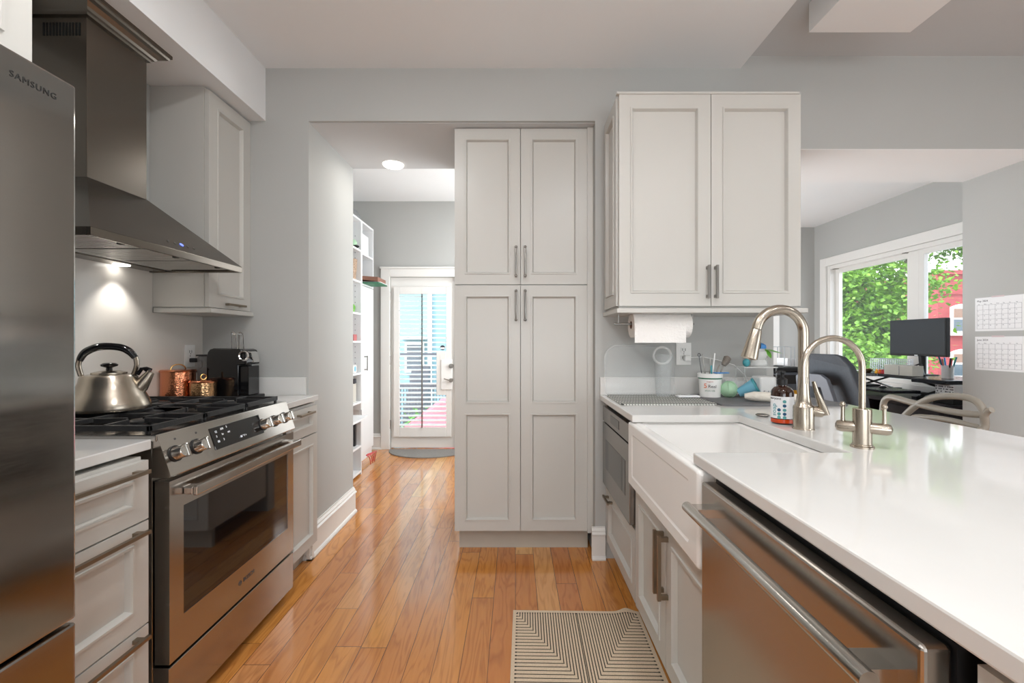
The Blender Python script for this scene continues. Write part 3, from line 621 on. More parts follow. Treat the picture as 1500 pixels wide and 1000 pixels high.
# ------------------------------------------------------------------ canisters
def canister(x, y, r, h, label, body, lidm, ring):
    t = thing('copper_canister', label, 'canister', (x,y,.914))
    fin('body', MB().lathe([(0,0),(r,0),(r,h),(0,h)],(x,y,.9145),seg=40), body, t, smooth=True)
    l = fin('lid', MB().lathe([(0,h),(r+.003,h),(r+.004,h+.006),(r-.002,h+.012),(0,h+.014)],(x,y,.9145),seg=40), lidm, t, smooth=True)
    q = V((.6,.8,0)); rr = .020 if r < .07 else .030
    if r > .07: pts = [V((x,y,.9145+h+.012))+q*math.cos(a)*rr*1.05+V((0,0,1))*math.sin(a)*rr*.85 for a in [math.pi*i/12 for i in range(13)]]; rm = fin('lid_handle', MB().tube(pts,.0032,8), ring, l, smooth=True)
    else:
        pts = [V((x,y,.9145+h+.028))+q*math.cos(a)*.012+V((0,0,1))*math.sin(a)*.013 for a in [2*math.pi*i/18 for i in range(18)]]; fin('lid_ring', MB().tube(pts,.0036,8,closed=True), ring, l, smooth=True)
canister(PX(261,2.215), 2.215, .073, .145, 'large hammered copper canister beside the coffee machine', 'copper', 'copperp', 'gold')
canister(PX(298,2.19), 2.19, .056, .094, 'small hammered copper canister in front of coffee machine', 'brass', 'copperp', 'gold')
# ------------------------------------------------------------------ coffee machine (side profile in XZ)
my0, my1 = 2.26, 2.38; bz = .9145
mx = lambda px: PX(px, my0); mz = lambda py: PZ(py, my0)
t = thing('coffee_machine', 'glossy black capsule coffee machine in the counter corner', 'coffee machine', (mx(333),2.32,bz))
prof = [(mx(302),bz+.004),(mx(302),mz(524)),(mx(303.5),mz(516)),(mx(307),mz(511.5)),(mx(312),mz(510)),(mx(352),mz(511)),(mx(357),mz(513)),(mx(359),mz(519)),(mx(361),mz(534)),(mx(349),mz(535)),(mx(349),bz+.012),(mx(345),bz+.004)]
fin('body', MB().prism([(x,my0,z) for x, z in prof],(0,my1-my0,0)), 'black', t, bev=.006, seg=3)
fin('capsule_container', MB().box(mx(349.5),mx(362),my0+.012,my1-.012,bz+.02,mz(536.5)), 'black', t, bev=.003)
fin('drip_tray', MB().box(mx(346),mx(370),my0+.006,my1-.006,bz+.001,bz+.019), 'blackm', t, bev=.004)
lc = V((mx(357.5),my0-.001,mz(521)))
fin('chrome_ring', MB().lathe([(.017,0),(.025,0),(.026,.004),(.022,.008),(.017,.006),(.017,0)], lc, (.15,-1,0), seg=32), 'chrome', t, smooth=True)
fin('spout', MB().hexa([(mx(356),my0+.03,mz(531)),(mx(367),my0+.03,mz(531)),(mx(367),my1-.03,mz(531)),(mx(356),my1-.03,mz(531)),(mx(356),my0+.03,mz(514)),(mx(363),my0+.03,mz(516)),(mx(363),my1-.03,mz(516)),(mx(356),my1-.03,mz(514))]), 'chrome', t, bev=.003)
lv = [(mx(334),mz(511)),(mx(334),mz(487)),(mx(335.5),mz(485.5)),(mx(340),mz(488)),(mx(341.5),mz(511))]
fin('lever', MB().tube([V((x,my0+.03,z)) for x,z in lv],.0035,8).tube([V((x,my1-.03,z)) for x,z in lv],.0035,8).box(mx(335),mx(340),my0+.03,my1-.03,mz(490),mz(488)), 'chrome', t, smooth=True)
fin('water_tank', MB().box(mx(284),mx(301),my0+.02,my1-.01,bz+.02,mz(522)), 'smoke', t, bev=.006)
fin('tank_lid', MB().box(mx(283),mx(301.5),my0+.018,my1-.008,mz(521.8),mz(519.5)), 'blackm', t, bev=.001)
# wall outlets
def outlet(f, label, w_=.075, h_=.118, n=1):
    t = thing('wall_outlet', label, 'outlet', f.o)
    fin('cover_plate', MB().fbox(f,-w_/2,w_/2,-h_/2,h_/2,0,.006), 'white', t, bev=.002)
    for b in (-.022, .022):
        s = fin('socket', MB().fbox(f,-.017,.017,b-.015,b+.015,.006,.009), 'white', t, bev=.003)
        fin('socket_slots', MB().fbox(f,-.009,-.006,b-.006,b+.008,.0088,.0096).fbox(f,.006,.009,b-.006,b+.008,.0088,.0096).fbox(f,-.003,.003,b-.013,b-.009,.0088,.0096), 'shadow', s)
    fin('screw', MB().lathe([(0,.006),(.003,.006),(.003,.008),(0,.008)], f.o, f.n, seg=10), 'pullg', t)
    return t
fo = F((LX+.016, 2.375, PZ(521,2.375)),(0,1,0)); outlet(fo, 'white outlet on the backsplash behind the copper canisters')
tp = thing('power_plug', 'black plug and cord in the backsplash outlet', 'plug', fo.p(0,-.022,.01))
fin('plug_body', MB().fbox(fo,-.014,.014,-.034,-.012,.010,.048), 'blackm', tp, bev=.004)
fin('cord', MB().tube([fo.p(0,-.023,.046),fo.p(.01,-.028,.062),fo.p(.012,-.06,.062),fo.p(-.004,-.095,.030),fo.p(.02,-.128,.02)],.0035,8), 'blackm', tp, smooth=True)
# ------------------------------------------------------------------ peninsula
CF, CE = .476, 1.58
n0y, n1y, nx = 1.19, 1.788, .90
poly = [(CF,-.55),(CE,-.55),(CE,WY-.001),(CF-.005,WY-.001),(CF-.005,n1y),(nx,n1y),(nx,n0y),(CF,n0y)]
t = thing('countertop', 'large white quartz peninsula countertop around the sink', 'countertop', (1.0,1.0,.884))
fin('slab', MB().prism([(x,y,.884) for x,y in poly],(0,0,.030)), 'quartz', t, bev=.004)
fin('upstand', MB().box(CF-.005, RE-.002, WY-.019, WY-.001, .914, 1.013), 'quartz', t, bev=.002)
# sink
t = thing('apron_sink', 'white fireclay farmhouse sink set in the peninsula', 'sink', (.7,1.49,.62))
sk = MB(); b = sk.b; ox0, ox1, oy0, oy1, z1, z0 = .482, .935, 1.135, 1.835, .882, .645
ix0, ix1, iy0, iy1, iz = .512, .898, 1.17, 1.80, .675
def rr(x0,x1,y0,y1,r,z,n=5):
    out = []
    for cx_, cy_, a in ((x1-r,y1-r,0),(x0+r,y1-r,90),(x0+r,y0+r,180),(x1-r,y0+r,270)):
        for k in range(n+1):
            th = math.radians(a+90*k/n); out.append(b.verts.new((cx_+r*math.cos(th), cy_+r*math.sin(th), z)))
    return out
L_ = [rr(ox0,ox1,oy0,oy1,.02,z0), rr(ox0,ox1,oy0,oy1,.02,z1-.008), rr(ox0+.003,ox1-.003,oy0+.003,oy1-.003,.02,z1-.001), rr(ox0+.010,ox1-.01,oy0+.01,oy1-.01,.02,z1), rr(ix0-.006,ix1+.006,iy0-.006,iy1+.006,.034,z1), rr(ix0,ix1,iy0,iy1,.03,z1-.008), rr(ix0+.004,ix1-.004,iy0+.004,iy1-.004,.03,iz+.03), rr(ix0+.015,ix1-.015,iy0+.015,iy1-.015,.03,iz+.006), rr(ix0+.04,ix1-.04,iy0+.04,iy1-.04,.03,iz)]
for A, B in zip(L_, L_[1:]):
    for k in range(len(A)): b.faces.new((A[k],A[(k+1)%len(A)],B[(k+1)%len(A)],B[k]))
b.faces.new(L_[0][::-1]); b.faces.new(L_[-1])
fin('basin', sk, 'porcelain', t, smooth=True)
fa = F((.466, 1.842, .625),(0,-1,0))
fin('apron_front', MB().panel(fa, .712, .256, th=.05, st=.052, rail=.034, rec=.0035, bead=.0), 'porcelain', t, bev=.012, seg=4)
fin('drain', MB().lathe([(0,.0005),(.035,.0005),(.04,.003),(.045,.0035),(.045,0.0)], (.74,1.49,iz)), 'chrome', t, smooth=True)
# cabinets under
ft = thing('base_cabinet', 'greige two-door base cabinet under the farmhouse sink', 'cabinet', (.78,1.49,0))
fin('carcass', MB().box(.527, 1.10, 1.112, 1.870, .10, .618).box(.95,1.10,1.112,1.870,.618,.884), 'cab', ft)
fin('face_frame', MB().box(.507, .527, 1.112, 1.135, .10, .884).box(.507,.527,1.846,1.870,.10,.884).box(.507,.527,1.135,1.846,.608,.622), 'cab', ft)
fin('toe_kick', MB().box(.58, 1.10, 1.112, 1.870, 0, .10), 'toe', ft)
for y0, y1, s in ((1.116,1.489,0),(1.493,1.866,1)):
    f = F((.505, y1, .108),(0,-1,0)); d = fin('door', MB().panel(f, y1-y0, .500, th=.02, st=.055, rail=.06), 'cab', ft)
    fin('handle', MB().square_pull(f, .372-.020 if s == 1 else .020, .245, .215, True, proj=.036, t=.012), 'pull', d, bev=.001)
# microwave drawer
t = thing('base_cabinet', 'greige base cabinet holding the built-in microwave', 'cabinet', (.8,2.17,0))
fin('carcass', MB().box(.527, 1.10, 1.872, 2.475, .10, .430).box(.527,1.10,2.468,2.475,.430,.884).box(.527,1.10,1.872,1.878,.430,.884).box(.505,.527,2.455,2.478,.10,.884), 'cab', t)
fin('toe_kick', MB().box(.58, 1.10, 1.872, 2.475, 0, .10), 'toe', t)
f = F((.505, 2.453, .108),(0,-1,0)); d = fin('drawer', MB().panel(f, .578, .305, st=.05, rail=.055), 'cab', t); fin('handle', MB().square_pull(f, .03, .262, .13, False), 'pull', d, bev=.001)
t = thing('microwave_drawer', 'dark stainless built-in microwave drawer beside the sink', 'microwave', (.8,2.17,.43))
fin('body', MB().box(.51, 1.05, 1.882, 2.460, .432, .868), 'blackm', t)
f = F((.484, 2.458, .432),(0,-1,0)); W2 = 2.458-1.880
fin('control_strip', MB().fbox(f,0,W2,.345,.425,-.025,0), 'msteel', t, bev=.002)
d = fin('drawer_front', MB().fbox(f,0,W2,0,.338,-.025,0), 'msteel', t, bev=.002)
fin('viewing_window', MB().fbox(f,.075,W2-.075,.10,.255,-.002,.0012), 'glassb', d, bev=.003)
fin('display', MB().fbox(f,.2,.38,.365,.405,-.002,.001), 'glassb', t)
# dishwasher
t = thing('dishwasher', 'stainless steel dishwasher with a long bar handle', 'dishwasher', (.75,.805,0))
fin('tub', MB().box(.50, 1.08, .502, 1.106, .06, .868), 'blackm', t)
f = F((.462, 1.104, .115),(0,-1,0)); W3 = .60
d = fin('door', MB().fbox(f,0,W3,0,.749,-.036,0), 'steel', t, bev=.006, seg=3)
hb = MB().tube([f.p(.012,.690,.040),f.p(W3-.025,.690,.040)],.0125,20); hb.fbox(f,.022,.060,.680,.700,-.001,.036).fbox(f,W3-.070,W3-.032,.680,.700,-.001,.036)
fin('handle', hb, 'steelh', d, smooth=True)
fin('kick_plate', MB().box(.575, .59, .502, 1.106, 0, .11), 'blackm', t)
t = base_cab('base_cabinet', 'greige end base cabinet nearest the camera on peninsula', -.50, .488, .500, [('drawer',-.02,.480,.70,.862,None),('door',-.02,.480,.108,.693,None),('door',-.49,-.025,.108,.862,None)], xb=1.10)
tag(fin('peninsula_back_panel', MB().box(1.102, 1.12, -.50, 2.478, 0, .883), 'cab'), 'greige back panel of peninsula on the dining side', 'panel')
# ------------------------------------------------------------------ main faucet
zt = .914
fx, fy = .979, 1.508
t = thing('kitchen_faucet', 'tall brushed nickel pull-down faucet behind the sink', 'faucet', (fx,fy,zt))
fin('base', MB().lathe([(0,0),(.0335,0),(.0335,.003),(.032,.005),(.0315,.074),(.030,.079),(.0245,.084),(.0215,.096),(.0188,.118),(.0175,.142),(.0172,.165),(.0172,.17),(0,.17)],(fx,fy,zt),seg=36), 'nickel', t, smooth=True)
ang = V((-1,.03,0)).normalized(); rad = .079
pts = [V((fx,fy,zt+.165)), V((fx,fy,zt+.24)), V((fx,fy,zt+.327))]
for i in range(1, 17):
    a = math.pi*i/16*.95; pts.append(V((fx,fy,zt+.327))+ang*rad*(1-math.cos(a))+V((0,0,1))*rad*math.sin(a))
fin('spout', MB().tube(pts,[.0165]*len(pts),20), 'nickel', t, smooth=True)
e0 = pts[-1]; dd = (pts[-1]-pts[-2]).normalized()
sh = fin('spray_head', MB().lathe([(0,0),(.0165,0),(.0175,.004),(.021,.03),(.026,.090),(.0265,.100),(.022,.102),(.020,.094),(0,.094)], e0+dd*.002, dd, seg=30), 'nickel', t, smooth=True)
fin('spray_button', MB().ball(e0+dd*.055+V((.0225,-.004,0)), .008, (.5,.6,1.8)), 'blackm', sh, smooth=True)
lp = V((fx,fy,zt+.062))
fin('lever_hub', MB().tube([lp, lp+V((.032,-.012,0)), lp+V((.052,-.018,-.004))],[.016,.018,.016],18), 'nickel', t, smooth=True)
fin('lever', MB().tube([lp+V((.058,-.02,-.010)), lp+V((.050,-.018,.02)), lp+V((.035,-.014,.065)), lp+V((.026,-.012,.10))],[.019,.016,.010,.007],14,flat=.7), 'nickel', t, smooth=True)
# filter faucet
gx, gy = PX(1263,1.245), 1.245
t = thing('filter_faucet', 'smaller brushed nickel gooseneck faucet with two levers', 'faucet', (gx,gy,zt))
fin('base', MB().lathe([(0,0),(.028,0),(.028,.005),(.0245,.007),(.0245,.010),(.0225,.011),(.0225,.108),(.021,.110),(0,.110)],(gx,gy,zt),seg=32), 'nickel', t, smooth=True)
pts = [V((gx,gy,zt+.09)), V((gx,gy,zt+.15)), V((gx,gy,zt+.225))]; rad = .0815; an2 = V((-1,.02,0)).normalized()
for i in range(1, 17):
    a = math.pi*i/16; pts.append(V((gx,gy,zt+.225))+an2*rad*(1-math.cos(a))+V((0,0,1))*rad*math.sin(a))
pts.append(pts[-1]+V((0,0,-.04)))
fin('spout', MB().tube(pts,[.0085]*len(pts),16), 'nickel', t, smooth=True)
fin('spout_tip', MB().cyl(pts[-1]+V((0,0,.012)),pts[-1]-V((0,0,.006)),.0105), 'nickel', t, smooth=True)
q = V((.80,-.60,0))
for s, L in ((-1,.062),(1,.066)):
    a = V((gx,gy,zt+.056)); e = a+q*s*L
    h = fin('valve_arm', MB().tube([a,a+q*s*(L-.012),a+q*s*(L-.004),e],[.0155,.0165,.0135,.005],20), 'nickel', t, smooth=True)
    fin('valve_lever', MB().tube([e-q*s*.018,e-q*s*.018+V((0,0,.035)),e-q*s*.018+V((0,0,.058))],[.0062,.0048,.0052],12).ball(e-q*s*.018+V((0,0,.062)),.0078), 'nickel', h, smooth=True)
# ------------------------------------------------------------------ soap bottle
sx, sy = PX(1146,1.61), 1.61
t = thing('soap_bottle', 'amber pump soap bottle with dotted label beside the faucet', 'bottle', (sx,sy,zt))
fin('bottle_body', MB().lathe([(0,.001),(.033,.001),(.0365,.005),(.0365,.112),(.034,.122),(.026,.131),(.015,.136),(.0145,.142),(0,.142)],(sx,sy,zt),seg=36), 'amber', t, smooth=True)
fin('soap_liquid_band', MB().lathe([(.0368,.006),(.0369,.006),(.0369,.019),(.0368,.019),(.0368,.006)],(sx,sy,zt),seg=36), 'amberl', t, smooth=True)
fin('label_sleeve', MB().lathe([(.0366,.022),(.0372,.022),(.0372,.100),(.0366,.100),(.0366,.022)],(sx,sy,zt),seg=48), 'paper', t, smooth=True)
fin('pump', MB().lathe([(0,.140),(.0165,.140),(.0165,.160),(.012,.164),(.006,.166),(.006,.180),(.011,.183),(.011,.190),(0,.192)],(sx,sy,zt),seg=24).tube([(sx,sy,zt+.187),(sx-.02,sy-.005,zt+.188),(sx-.033,sy-.008,zt+.184)],.0042,8), 'blackm', t, smooth=True)
fdir = V((-.52,-.855,0)); fs = F((sx,sy,zt),(.855,-.52,0))
def curved(name, a, z, build, m):  # decal on cylinder at arc offset a
    th = math.atan2(fs.n.y, fs.n.x)+a/.0372; nn = V((math.cos(th),math.sin(th),0)); uu = V((-nn.y,nn.x,0))
    return F(V((sx,sy,zt+z))+nn*.0374, uu)
for a, z, m_ in ((.007,.083,'tealdot'),(.007,.068,'navy'),(-.010,.053,'navy'),(.007,.053,'tealdot'),(-.010,.039,'tealdot'),(.007,.039,'navy'),(-.010,.0265,'tealdot'),(.007,.0265,'tealdot')):
    ff = curved('', a, z, None, None); fin('label_dot', MB().lathe([(0,0),(.0058,0),(.0058,.0006),(0,.0006)], ff.o, ff.n, seg=14), m_, t)
ff = curved('', -.018, .093, None, None)
for i, ch_ in enumerate('everyone'):
    ff = curved('', -.047+i*.0058, .093, None, None); text('label_letter', ch_, .012, ff, 0, 0, .0003, 'inkd', t, ex=.0002, align='CENTER')
ff = curved('', -.027, .030, None, None); ft_ = F(ff.o, (0,0,1), -ff.u); text('label_word', 'soap', .024, ft_, 0, 0, .0004, 'teal', t, ex=.0002)
# sink hole cover
o = MB().lathe([(0,.001),(.020,.001),(.026,.004),(.024,.007),(.012,.010),(0,.0105)],(PX(1117,1.77),1.77,zt)); tag(fin('hole_cover', o, 'pullg', smooth=True), 'small round metal hole cover on counter behind the sink', 'cover')
# ------------------------------------------------------------------ mats
def rounded_slab(x0,x1,y0,y1,r,z,h,n=5):
    p = []
    for cx_, cy_, a in ((x1-r,y1-r,0),(x0+r,y1-r,90),(x0+r,y0+r,180),(x1-r,y0+r,270)):
        for k in range(n+1): th = math.radians(a+90*k/n); p.append((cx_+r*math.cos(th), cy_+r*math.sin(th), z))
    return MB().prism(p,(0,0,h))
tag(fin('drying_mat', rounded_slab(.495,.945,2.055,2.44,.03,zt+.001,.006), 'checker'), 'grey and white woven drying mat left of the yogurt tub', 'mat')
tag(fin('drying_mat', rounded_slab(.950,1.535,2.03,2.44,.03,zt+.001,.007), 'grey'), 'plain charcoal drying mat under the washed bottles', 'mat')
# ------------------------------------------------------------------ paper towel and holder
ty, tz = 2.27, PZ(476,2.27); tx0, tx1 = PX(926,2.25), PX(1010,2.25)
t = thing('towel_holder', 'slim steel paper towel holder under the wall cabinet', 'towel holder', ((tx0+tx1)/2,ty,tz))
fin('rod', MB().cyl((tx0-.085,ty,tz+.006),(tx1+.03,ty,tz+.006),.006), 'pullg', t, smooth=True)
zc2 = uz0-.0345
fin('bracket', MB().cyl((tx0-.065,ty,tz+.006),(tx0-.065,ty,zc2),.004).cyl((tx1+.022,ty,tz+.006),(tx1+.022,ty,zc2),.004), 'pullg', t, smooth=True)
t = thing('paper_towel_roll', 'white paper towel roll hanging under the wall cabinet', 'paper towel', ((tx0+tx1)/2,ty,tz-.06))
rt = MB().lathe([(.02,0),(.064,0),(.064,tx1-tx0),(.02,tx1-tx0),(.02,0)],(tx0,ty,tz+.0),(1,0,0),seg=48)
fin('roll', rt, 'towel', t, smooth=True)
fin('core', MB().lathe([(.0185,-.001),(.0198,-.001),(.0198,tx1-tx0+.001),(.0185,tx1-tx0+.001),(.0185,-.001)],(tx0,ty,tz),(1,0,0)), 'brown', t, smooth=True)
fin('loose_sheet', MB().box(tx0+.001,tx1-.035,ty-.0655,ty-.0642,tz-.09,tz), 'towel', t)
# outlet right
fo = F((PX(1001,WY), WY, PZ(518,WY)),(1,0,0)); outlet(fo, 'white outlet on grey wall below the paper towel', .084, .124)
tp = thing('usb_charger', 'white charger plugged in the outlet with a thin cable', 'charger', fo.p(0,-.02,.01))
fin('charger_body', MB().fbox(fo,-.005,.028,-.038,-.008,.011,.038), 'white', tp, bev=.004)
fin('cable', MB().tube([fo.p(.02,-.02,.038),fo.p(.08,-.015,.06),fo.p(.16,-.03,.06),fo.p(.26,-.06,.05),fo.p(.33,-.12,.03),fo.p(.35,-.17,.03)],.002,6), 'white', tp, smooth=True)
# clear lid leaning on wall, clear jug
def arcpts(x0,x1,z0,z1,r,n=8):
    return [(x1-r+r*math.cos(math.radians(90*k/n)), z1-r+r*math.sin(math.radians(90*k/n))) for k in range(n+1)]+[(x0+r-r*math.sin(math.radians(90*k/n)), z1-r+r*math.cos(math.radians(90*k/n))) for k in range(n+1)]
p = [(.490,.927)]+[(.865,.927)]+arcpts(.490,.865,.93,PZ(506,2.4),.075)
sh_ = lambda z: 2.40+(z-.92)*.18
mb = MB(); mb.prism([(x, sh_(z), z) for x, z in p],(0,.006,0)); mb.tube([(x, sh_(z)+.003, z) for x, z in p],.006,8,closed=True)
tag(fin('clear_bin_lid', mb, 'clear', smooth=True), 'large clear plastic lid leaning on wall behind woven mat', 'lid')
jx, jy = PX(971,2.33), 2.33
t = thing('clear_jug', 'clear plastic measuring jug standing on its base before the lid', 'jug', (jx,jy,.922))
fin('jug_body', MB().lathe([(0,.0),(.036,.0),(.042,.12),(.046,.22),(.044,.22),(.040,.12),(.034,.004),(0,.004)],(jx,jy,.9225)), 'clear', t, smooth=True)
fin('jug_rim', MB().tube([(jx+.046*math.cos(a),jy+.02-.01,.9225+.215+.044*math.sin(a)) for a in [2*math.pi*i/24 for i in range(24)]],.006,8,closed=True), 'clearw', t, smooth=True)
tag(fin('pink_pad', MB().box(PX(992,2.3),PX(1024,2.3),2.28,2.33,.9225,.932), 'paper', bev=.003), 'thin white stick lying on the woven mat edge', 'pad')
# yogurt tub
ux, uy = PX(1040,2.33), 2.33; uz = .9225
t = thing('yogurt_tub', 'white lettered yogurt tub holding brushes and utensils', 'tub', (ux,uy,uz))
fin('tub_body', MB().lathe([(0,0),(.051,0),(.057,.108),(.055,.108),(.048,.004),(0,.004)],(ux,uy,uz),seg=40), 'white', t, smooth=True)
fin('tub_rim', MB().lathe([(.054,.101),(.062,.101),(.063,.121),(.058,.123),(.054,.121),(.054,.101)],(ux,uy,uz),seg=40), 'white', t, smooth=True)
for z, r in ((.004,.0506),(.094,.0572)): fin('green_band', MB().lathe([(r,z),(r+.0006,z),(r+.0008,z+.006),(r,z+.006),(r,z)],(ux,uy,uz),seg=40), 'dgreen', t, smooth=True)
fu = F((ux-.40*.0565,uy-.915*.0565,uz),(.915,-.40,0),(-.028,-.065,1))
text('tub_word', 'organic', .011, fu, 0, .083, .0015, 'inkr', t, align='CENTER'); text('tub_number', '5', .034, fu, -.030, .060, .0015, 'orange', t); text('tub_word', 'Real', .023, fu, -.009, .058, .0015, 'inkd', t); text('tub_word', 'whole milk', .011, fu, 0, .036, .0015, 'dgreen', t, align='CENTER')
def stick(name, label, cat, a, b, r, m, extra=None):
    t = thing(name, label, cat, a); fin('handle', MB().tube([a,b],[r,r*.8],8), m, t, smooth=True)
    if extra: extra(t, V(b))
    return t
U = V((ux,uy,uz+.03))
TB = lambda px, py, dy=0: V((PX(px,uy+dy), uy+dy, PZ(py,uy+dy)))
stick('steel_straw', 'thin dark straw with a loop top in the yogurt tub', 'utensil', U+V((-.03,0,.0)), TB(1024,522), .002, 'inkd', lambda t,b: fin('loop', MB().tube([b+V((.006*math.cos(a),0,.008+.009*math.sin(a))) for a in [2*math.pi*i/14 for i in range(14)]],.0018,6,closed=True), 'inkd', t, smooth=True))
stick('steel_knife', 'plain steel knife handle leaning in the yogurt tub', 'utensil', U+V((-.01,0.01,0)), TB(1029,518,.01), .004, 'pullg')
stick('steel_spoon', 'short grey steel spoon handle in yogurt tub middle', 'utensil', U+V((.0,.02,0)), TB(1041,521,.02), .003, 'pullg')
stick('white_spatula', 'white plastic stick handle standing in the yogurt tub', 'utensil', U+V((.0,-.01,0)), TB(1047,517,-.01), .0042, 'white')
stick('teal_peeler', 'short teal handled tool in the yogurt tub', 'utensil', U+V((-.004,-.03,0)), TB(1042,535,-.03), .006, 'teal')
stick('bottle_brush', 'grey bristled bottle brush leaning right in yogurt tub', 'brush', U+V((.01,0,0)), TB(1062,532), .004, 'pullg', lambda t,b: fin('bristles', MB().tube([b+V((-.008,0,-.01)),b+V((.006,0,.012)),b+V((.014,0,.030)),b+V((.018,0,.036))],[.012,.019,.019,.009],14), 'bambi', t, smooth=True))
stick('wire_whisk', 'small steel whisk beside the bottle brush in tub', 'whisk', U+V((.01,.02,0)), TB(1054,534,.02), .005, 'pullg')
tag(fin('blue_lid', MB().box(PX(1045,2.3),PX(1066,2.3),2.28,2.305,uz+.124,uz+.129), 'blued', bev=.002), 'small blue lid resting across the yogurt tub rim', 'spatula')  # flat blue piece standing for a lid, not a utensil
# green ball container
bx_, by_ = PX(1068,2.3), 2.3
t = thing('green_container', 'pale green round baby food container on charcoal mat', 'container', (bx_,by_,.922))
fin('ball_body', MB().ball((bx_,by_,.9225+.0405),.043,(1,1,.93)), 'green', t, smooth=True)
for k in range(3):
    a = k*math.pi/3; fin('rib', MB().tube([(bx_+.0445*math.cos(a)*math.sin(p_), by_+.0445*math.sin(a)*math.sin(p_), .9635+.0415*math.cos(p_)) for p_ in [2*math.pi*i/24 for i in range(24)]],.0022,6,closed=True), 'green', t, smooth=True)
gbx = PX(1076,2.36); tag(fin('clear_bowl', MB().lathe([(.02,0),(.045,.015),(.058,.05),(.06,.085),(.058,.085),(.056,.05),(.043,.018),(.02,.003),(0,.003),(0,0),(.02,0)],(gbx,2.37,.9225)), 'clear', smooth=True), 'clear plastic bowl behind the pale green container', 'bowl')
# blue cup lying
cx_, cyb = PX(1092,2.25), 2.25
t = thing('baby_cup', 'pale blue baby cup lying on its side by the towel', 'cup', (cx_,cyb,.922))
ax = V((.75,-.45,.48)).normalized()
fin('cup_body', MB().lathe([(0,0),(.022,0),(.036,.075),(.038,.085),(.034,.085),(.020,.006),(0,.006)],(cx_-.024,cyb+.02,.9475),ax), 'blue', t, smooth=True)
fin('cup_rim', MB().lathe([(.030,.083),(.041,.083),(.041,.092),(.030,.092),(.030,.083)],(cx_-.024,cyb+.02,.9475),ax), 'teal', t, smooth=True)
# rolled cream towel
tw = MB(); tw.tube([(PX(1094,2.12),2.14,.947),(PX(1105,2.12),2.12,.950),(PX(1125,2.12),2.10,.948),(PX(1150,2.1),2.08,.948),(PX(1175,2.1),2.08,.944)],[.014,.024,.024,.024,.016],14,flat=.95)
tag(fin('folded_towel', tw, 'cream', smooth=True), 'cream towel rolled up along the charcoal mat', 'towel')
# milky containers
t = thing('milk_container', 'milky plastic container with faint lettering behind soap bottle', 'container', (PX(1122,2.25),2.25,.922))
fin('container_body', MB().box(PX(1109,2.25),PX(1133,2.25),2.22,2.31,.9225,.9225+.112), 'clearw', t, bev=.01, seg=3)
text('lettering', 'Sal', .026, F((PX(1118,2.22),2.2185,.955),(1,0,0)), 0, 0, 0, 'inkd', t)
# clear rack tray raised with bottle on it
t = thing('drying_rack', 'clear two-tier bottle drying rack on the charcoal mat', 'drying rack', (PX(1110,2.37),2.37,.922))
rx0, rx1, rz = PX(1086,2.36), PX(1136,2.36), PZ(537,2.36)
fin('tray', MB().box(rx0,rx1,2.335,2.44,rz-.006,rz), 'clearw', t, bev=.002)
for x in (rx0+.008, rx1-.008):
    for y in (2.335+.006, 2.434): fin('post', MB().cyl((x,y,.9225),(x,y,rz-.006),.004), 'clear', t, smooth=True)
bx2, by2 = PX(1112,2.38), 2.385
t = thing('baby_bottle', 'milky baby bottle standing on the clear drying rack', 'bottle', (bx2,by2,rz))
fin('bottle_body', MB().lathe([(0,0),(.034,0),(.040,.01),(.037,.028),(.030,.036),(.036,.046),(.040,.062),(.036,.080),(.022,.092),(.018,.098),(0,.098)],(bx2,by2,rz+.0005)), 'clearw', t, smooth=True)
fin('collar', MB().lathe([(0,.096),(.024,.096),(.027,.104),(.024,.116),(.012,.124),(0,.126)],(bx2+.012,by2,rz)), 'blued', t, smooth=True)
tag(fin('teal_pacifier', MB().ball((PX(1094,2.35),2.355,rz+.022),.019,(1,.8,1.15)), 'teal', smooth=True), 'small teal pacifier on the left of drying rack', 'pacifier')
# leaf sprig in small vase
vx, vy = PX(1131,2.36), 2.415
t = thing('leaf_sprig', 'green pothos cutting in a small glass on the drying rack', 'plant', (vx,vy,rz))
fin('glass_vase', MB().lathe([(0,0),(.018,0),(.020,.05),(.012,.06),(.011,.06),(.018,.05),(.016,.003),(0,.003)],(vx-.012,vy,rz+.0005)), 'clear', t, smooth=True)
def leaf(mb, o, d, w_, L, up=V((0,-.3,1))):
    o, d = V(o), V(d).normalized(); s = d.cross(up).normalized(); nn = s.cross(d)
    pr_ = [(0,.0),(.2,.75),(.45,1),(.7,.75),(1,0)]
    top = [o+d*L*a+s*w_*b_+nn*.12*w_*b_ for a, b_ in pr_]; bot = [o+d*L*a-s*w_*b_+nn*.12*w_*b_ for a, b_ in pr_[1:-1]]; mid = [o+d*L*a for a,_ in pr_]
    vt = [mb.b.verts.new(p) for p in top]; vb = [mb.b.verts.new(p) for p in bot]; vm = [vt[0]]+[mb.b.verts.new(p) for p in mid[1:-1]]+[vt[-1]]; vb = [vt[0]]+vb+[vt[-1]]
    for i in range(4):
        for A in ((vm,vt),(vm,vb)):
            q4 = [A[0][i],A[0][i+1],A[1][i+1],A[1][i]]; q4 = list(dict.fromkeys(q4))
            if len(q4) > 2: mb.b.faces.new(q4)
lo = V((vx-.012,vy,rz+.06)); sm = MB().tube([V((vx-.012,vy,rz+.01)),lo,lo+V((.01,0,.035))],.0022,6); fin('stem', sm, 'leafg', t)
for d_, L, w_ in (((-.7,-.2,.55),.075,.019),((.75,-.2,-.2),.085,.018),((.3,-.3,-.75),.055,.020)):
    mb = MB(); leaf(mb, lo+V((.01,0,.03)), d_, w_, L); fin('leaf', mb, 'leafg', t, smooth=True)
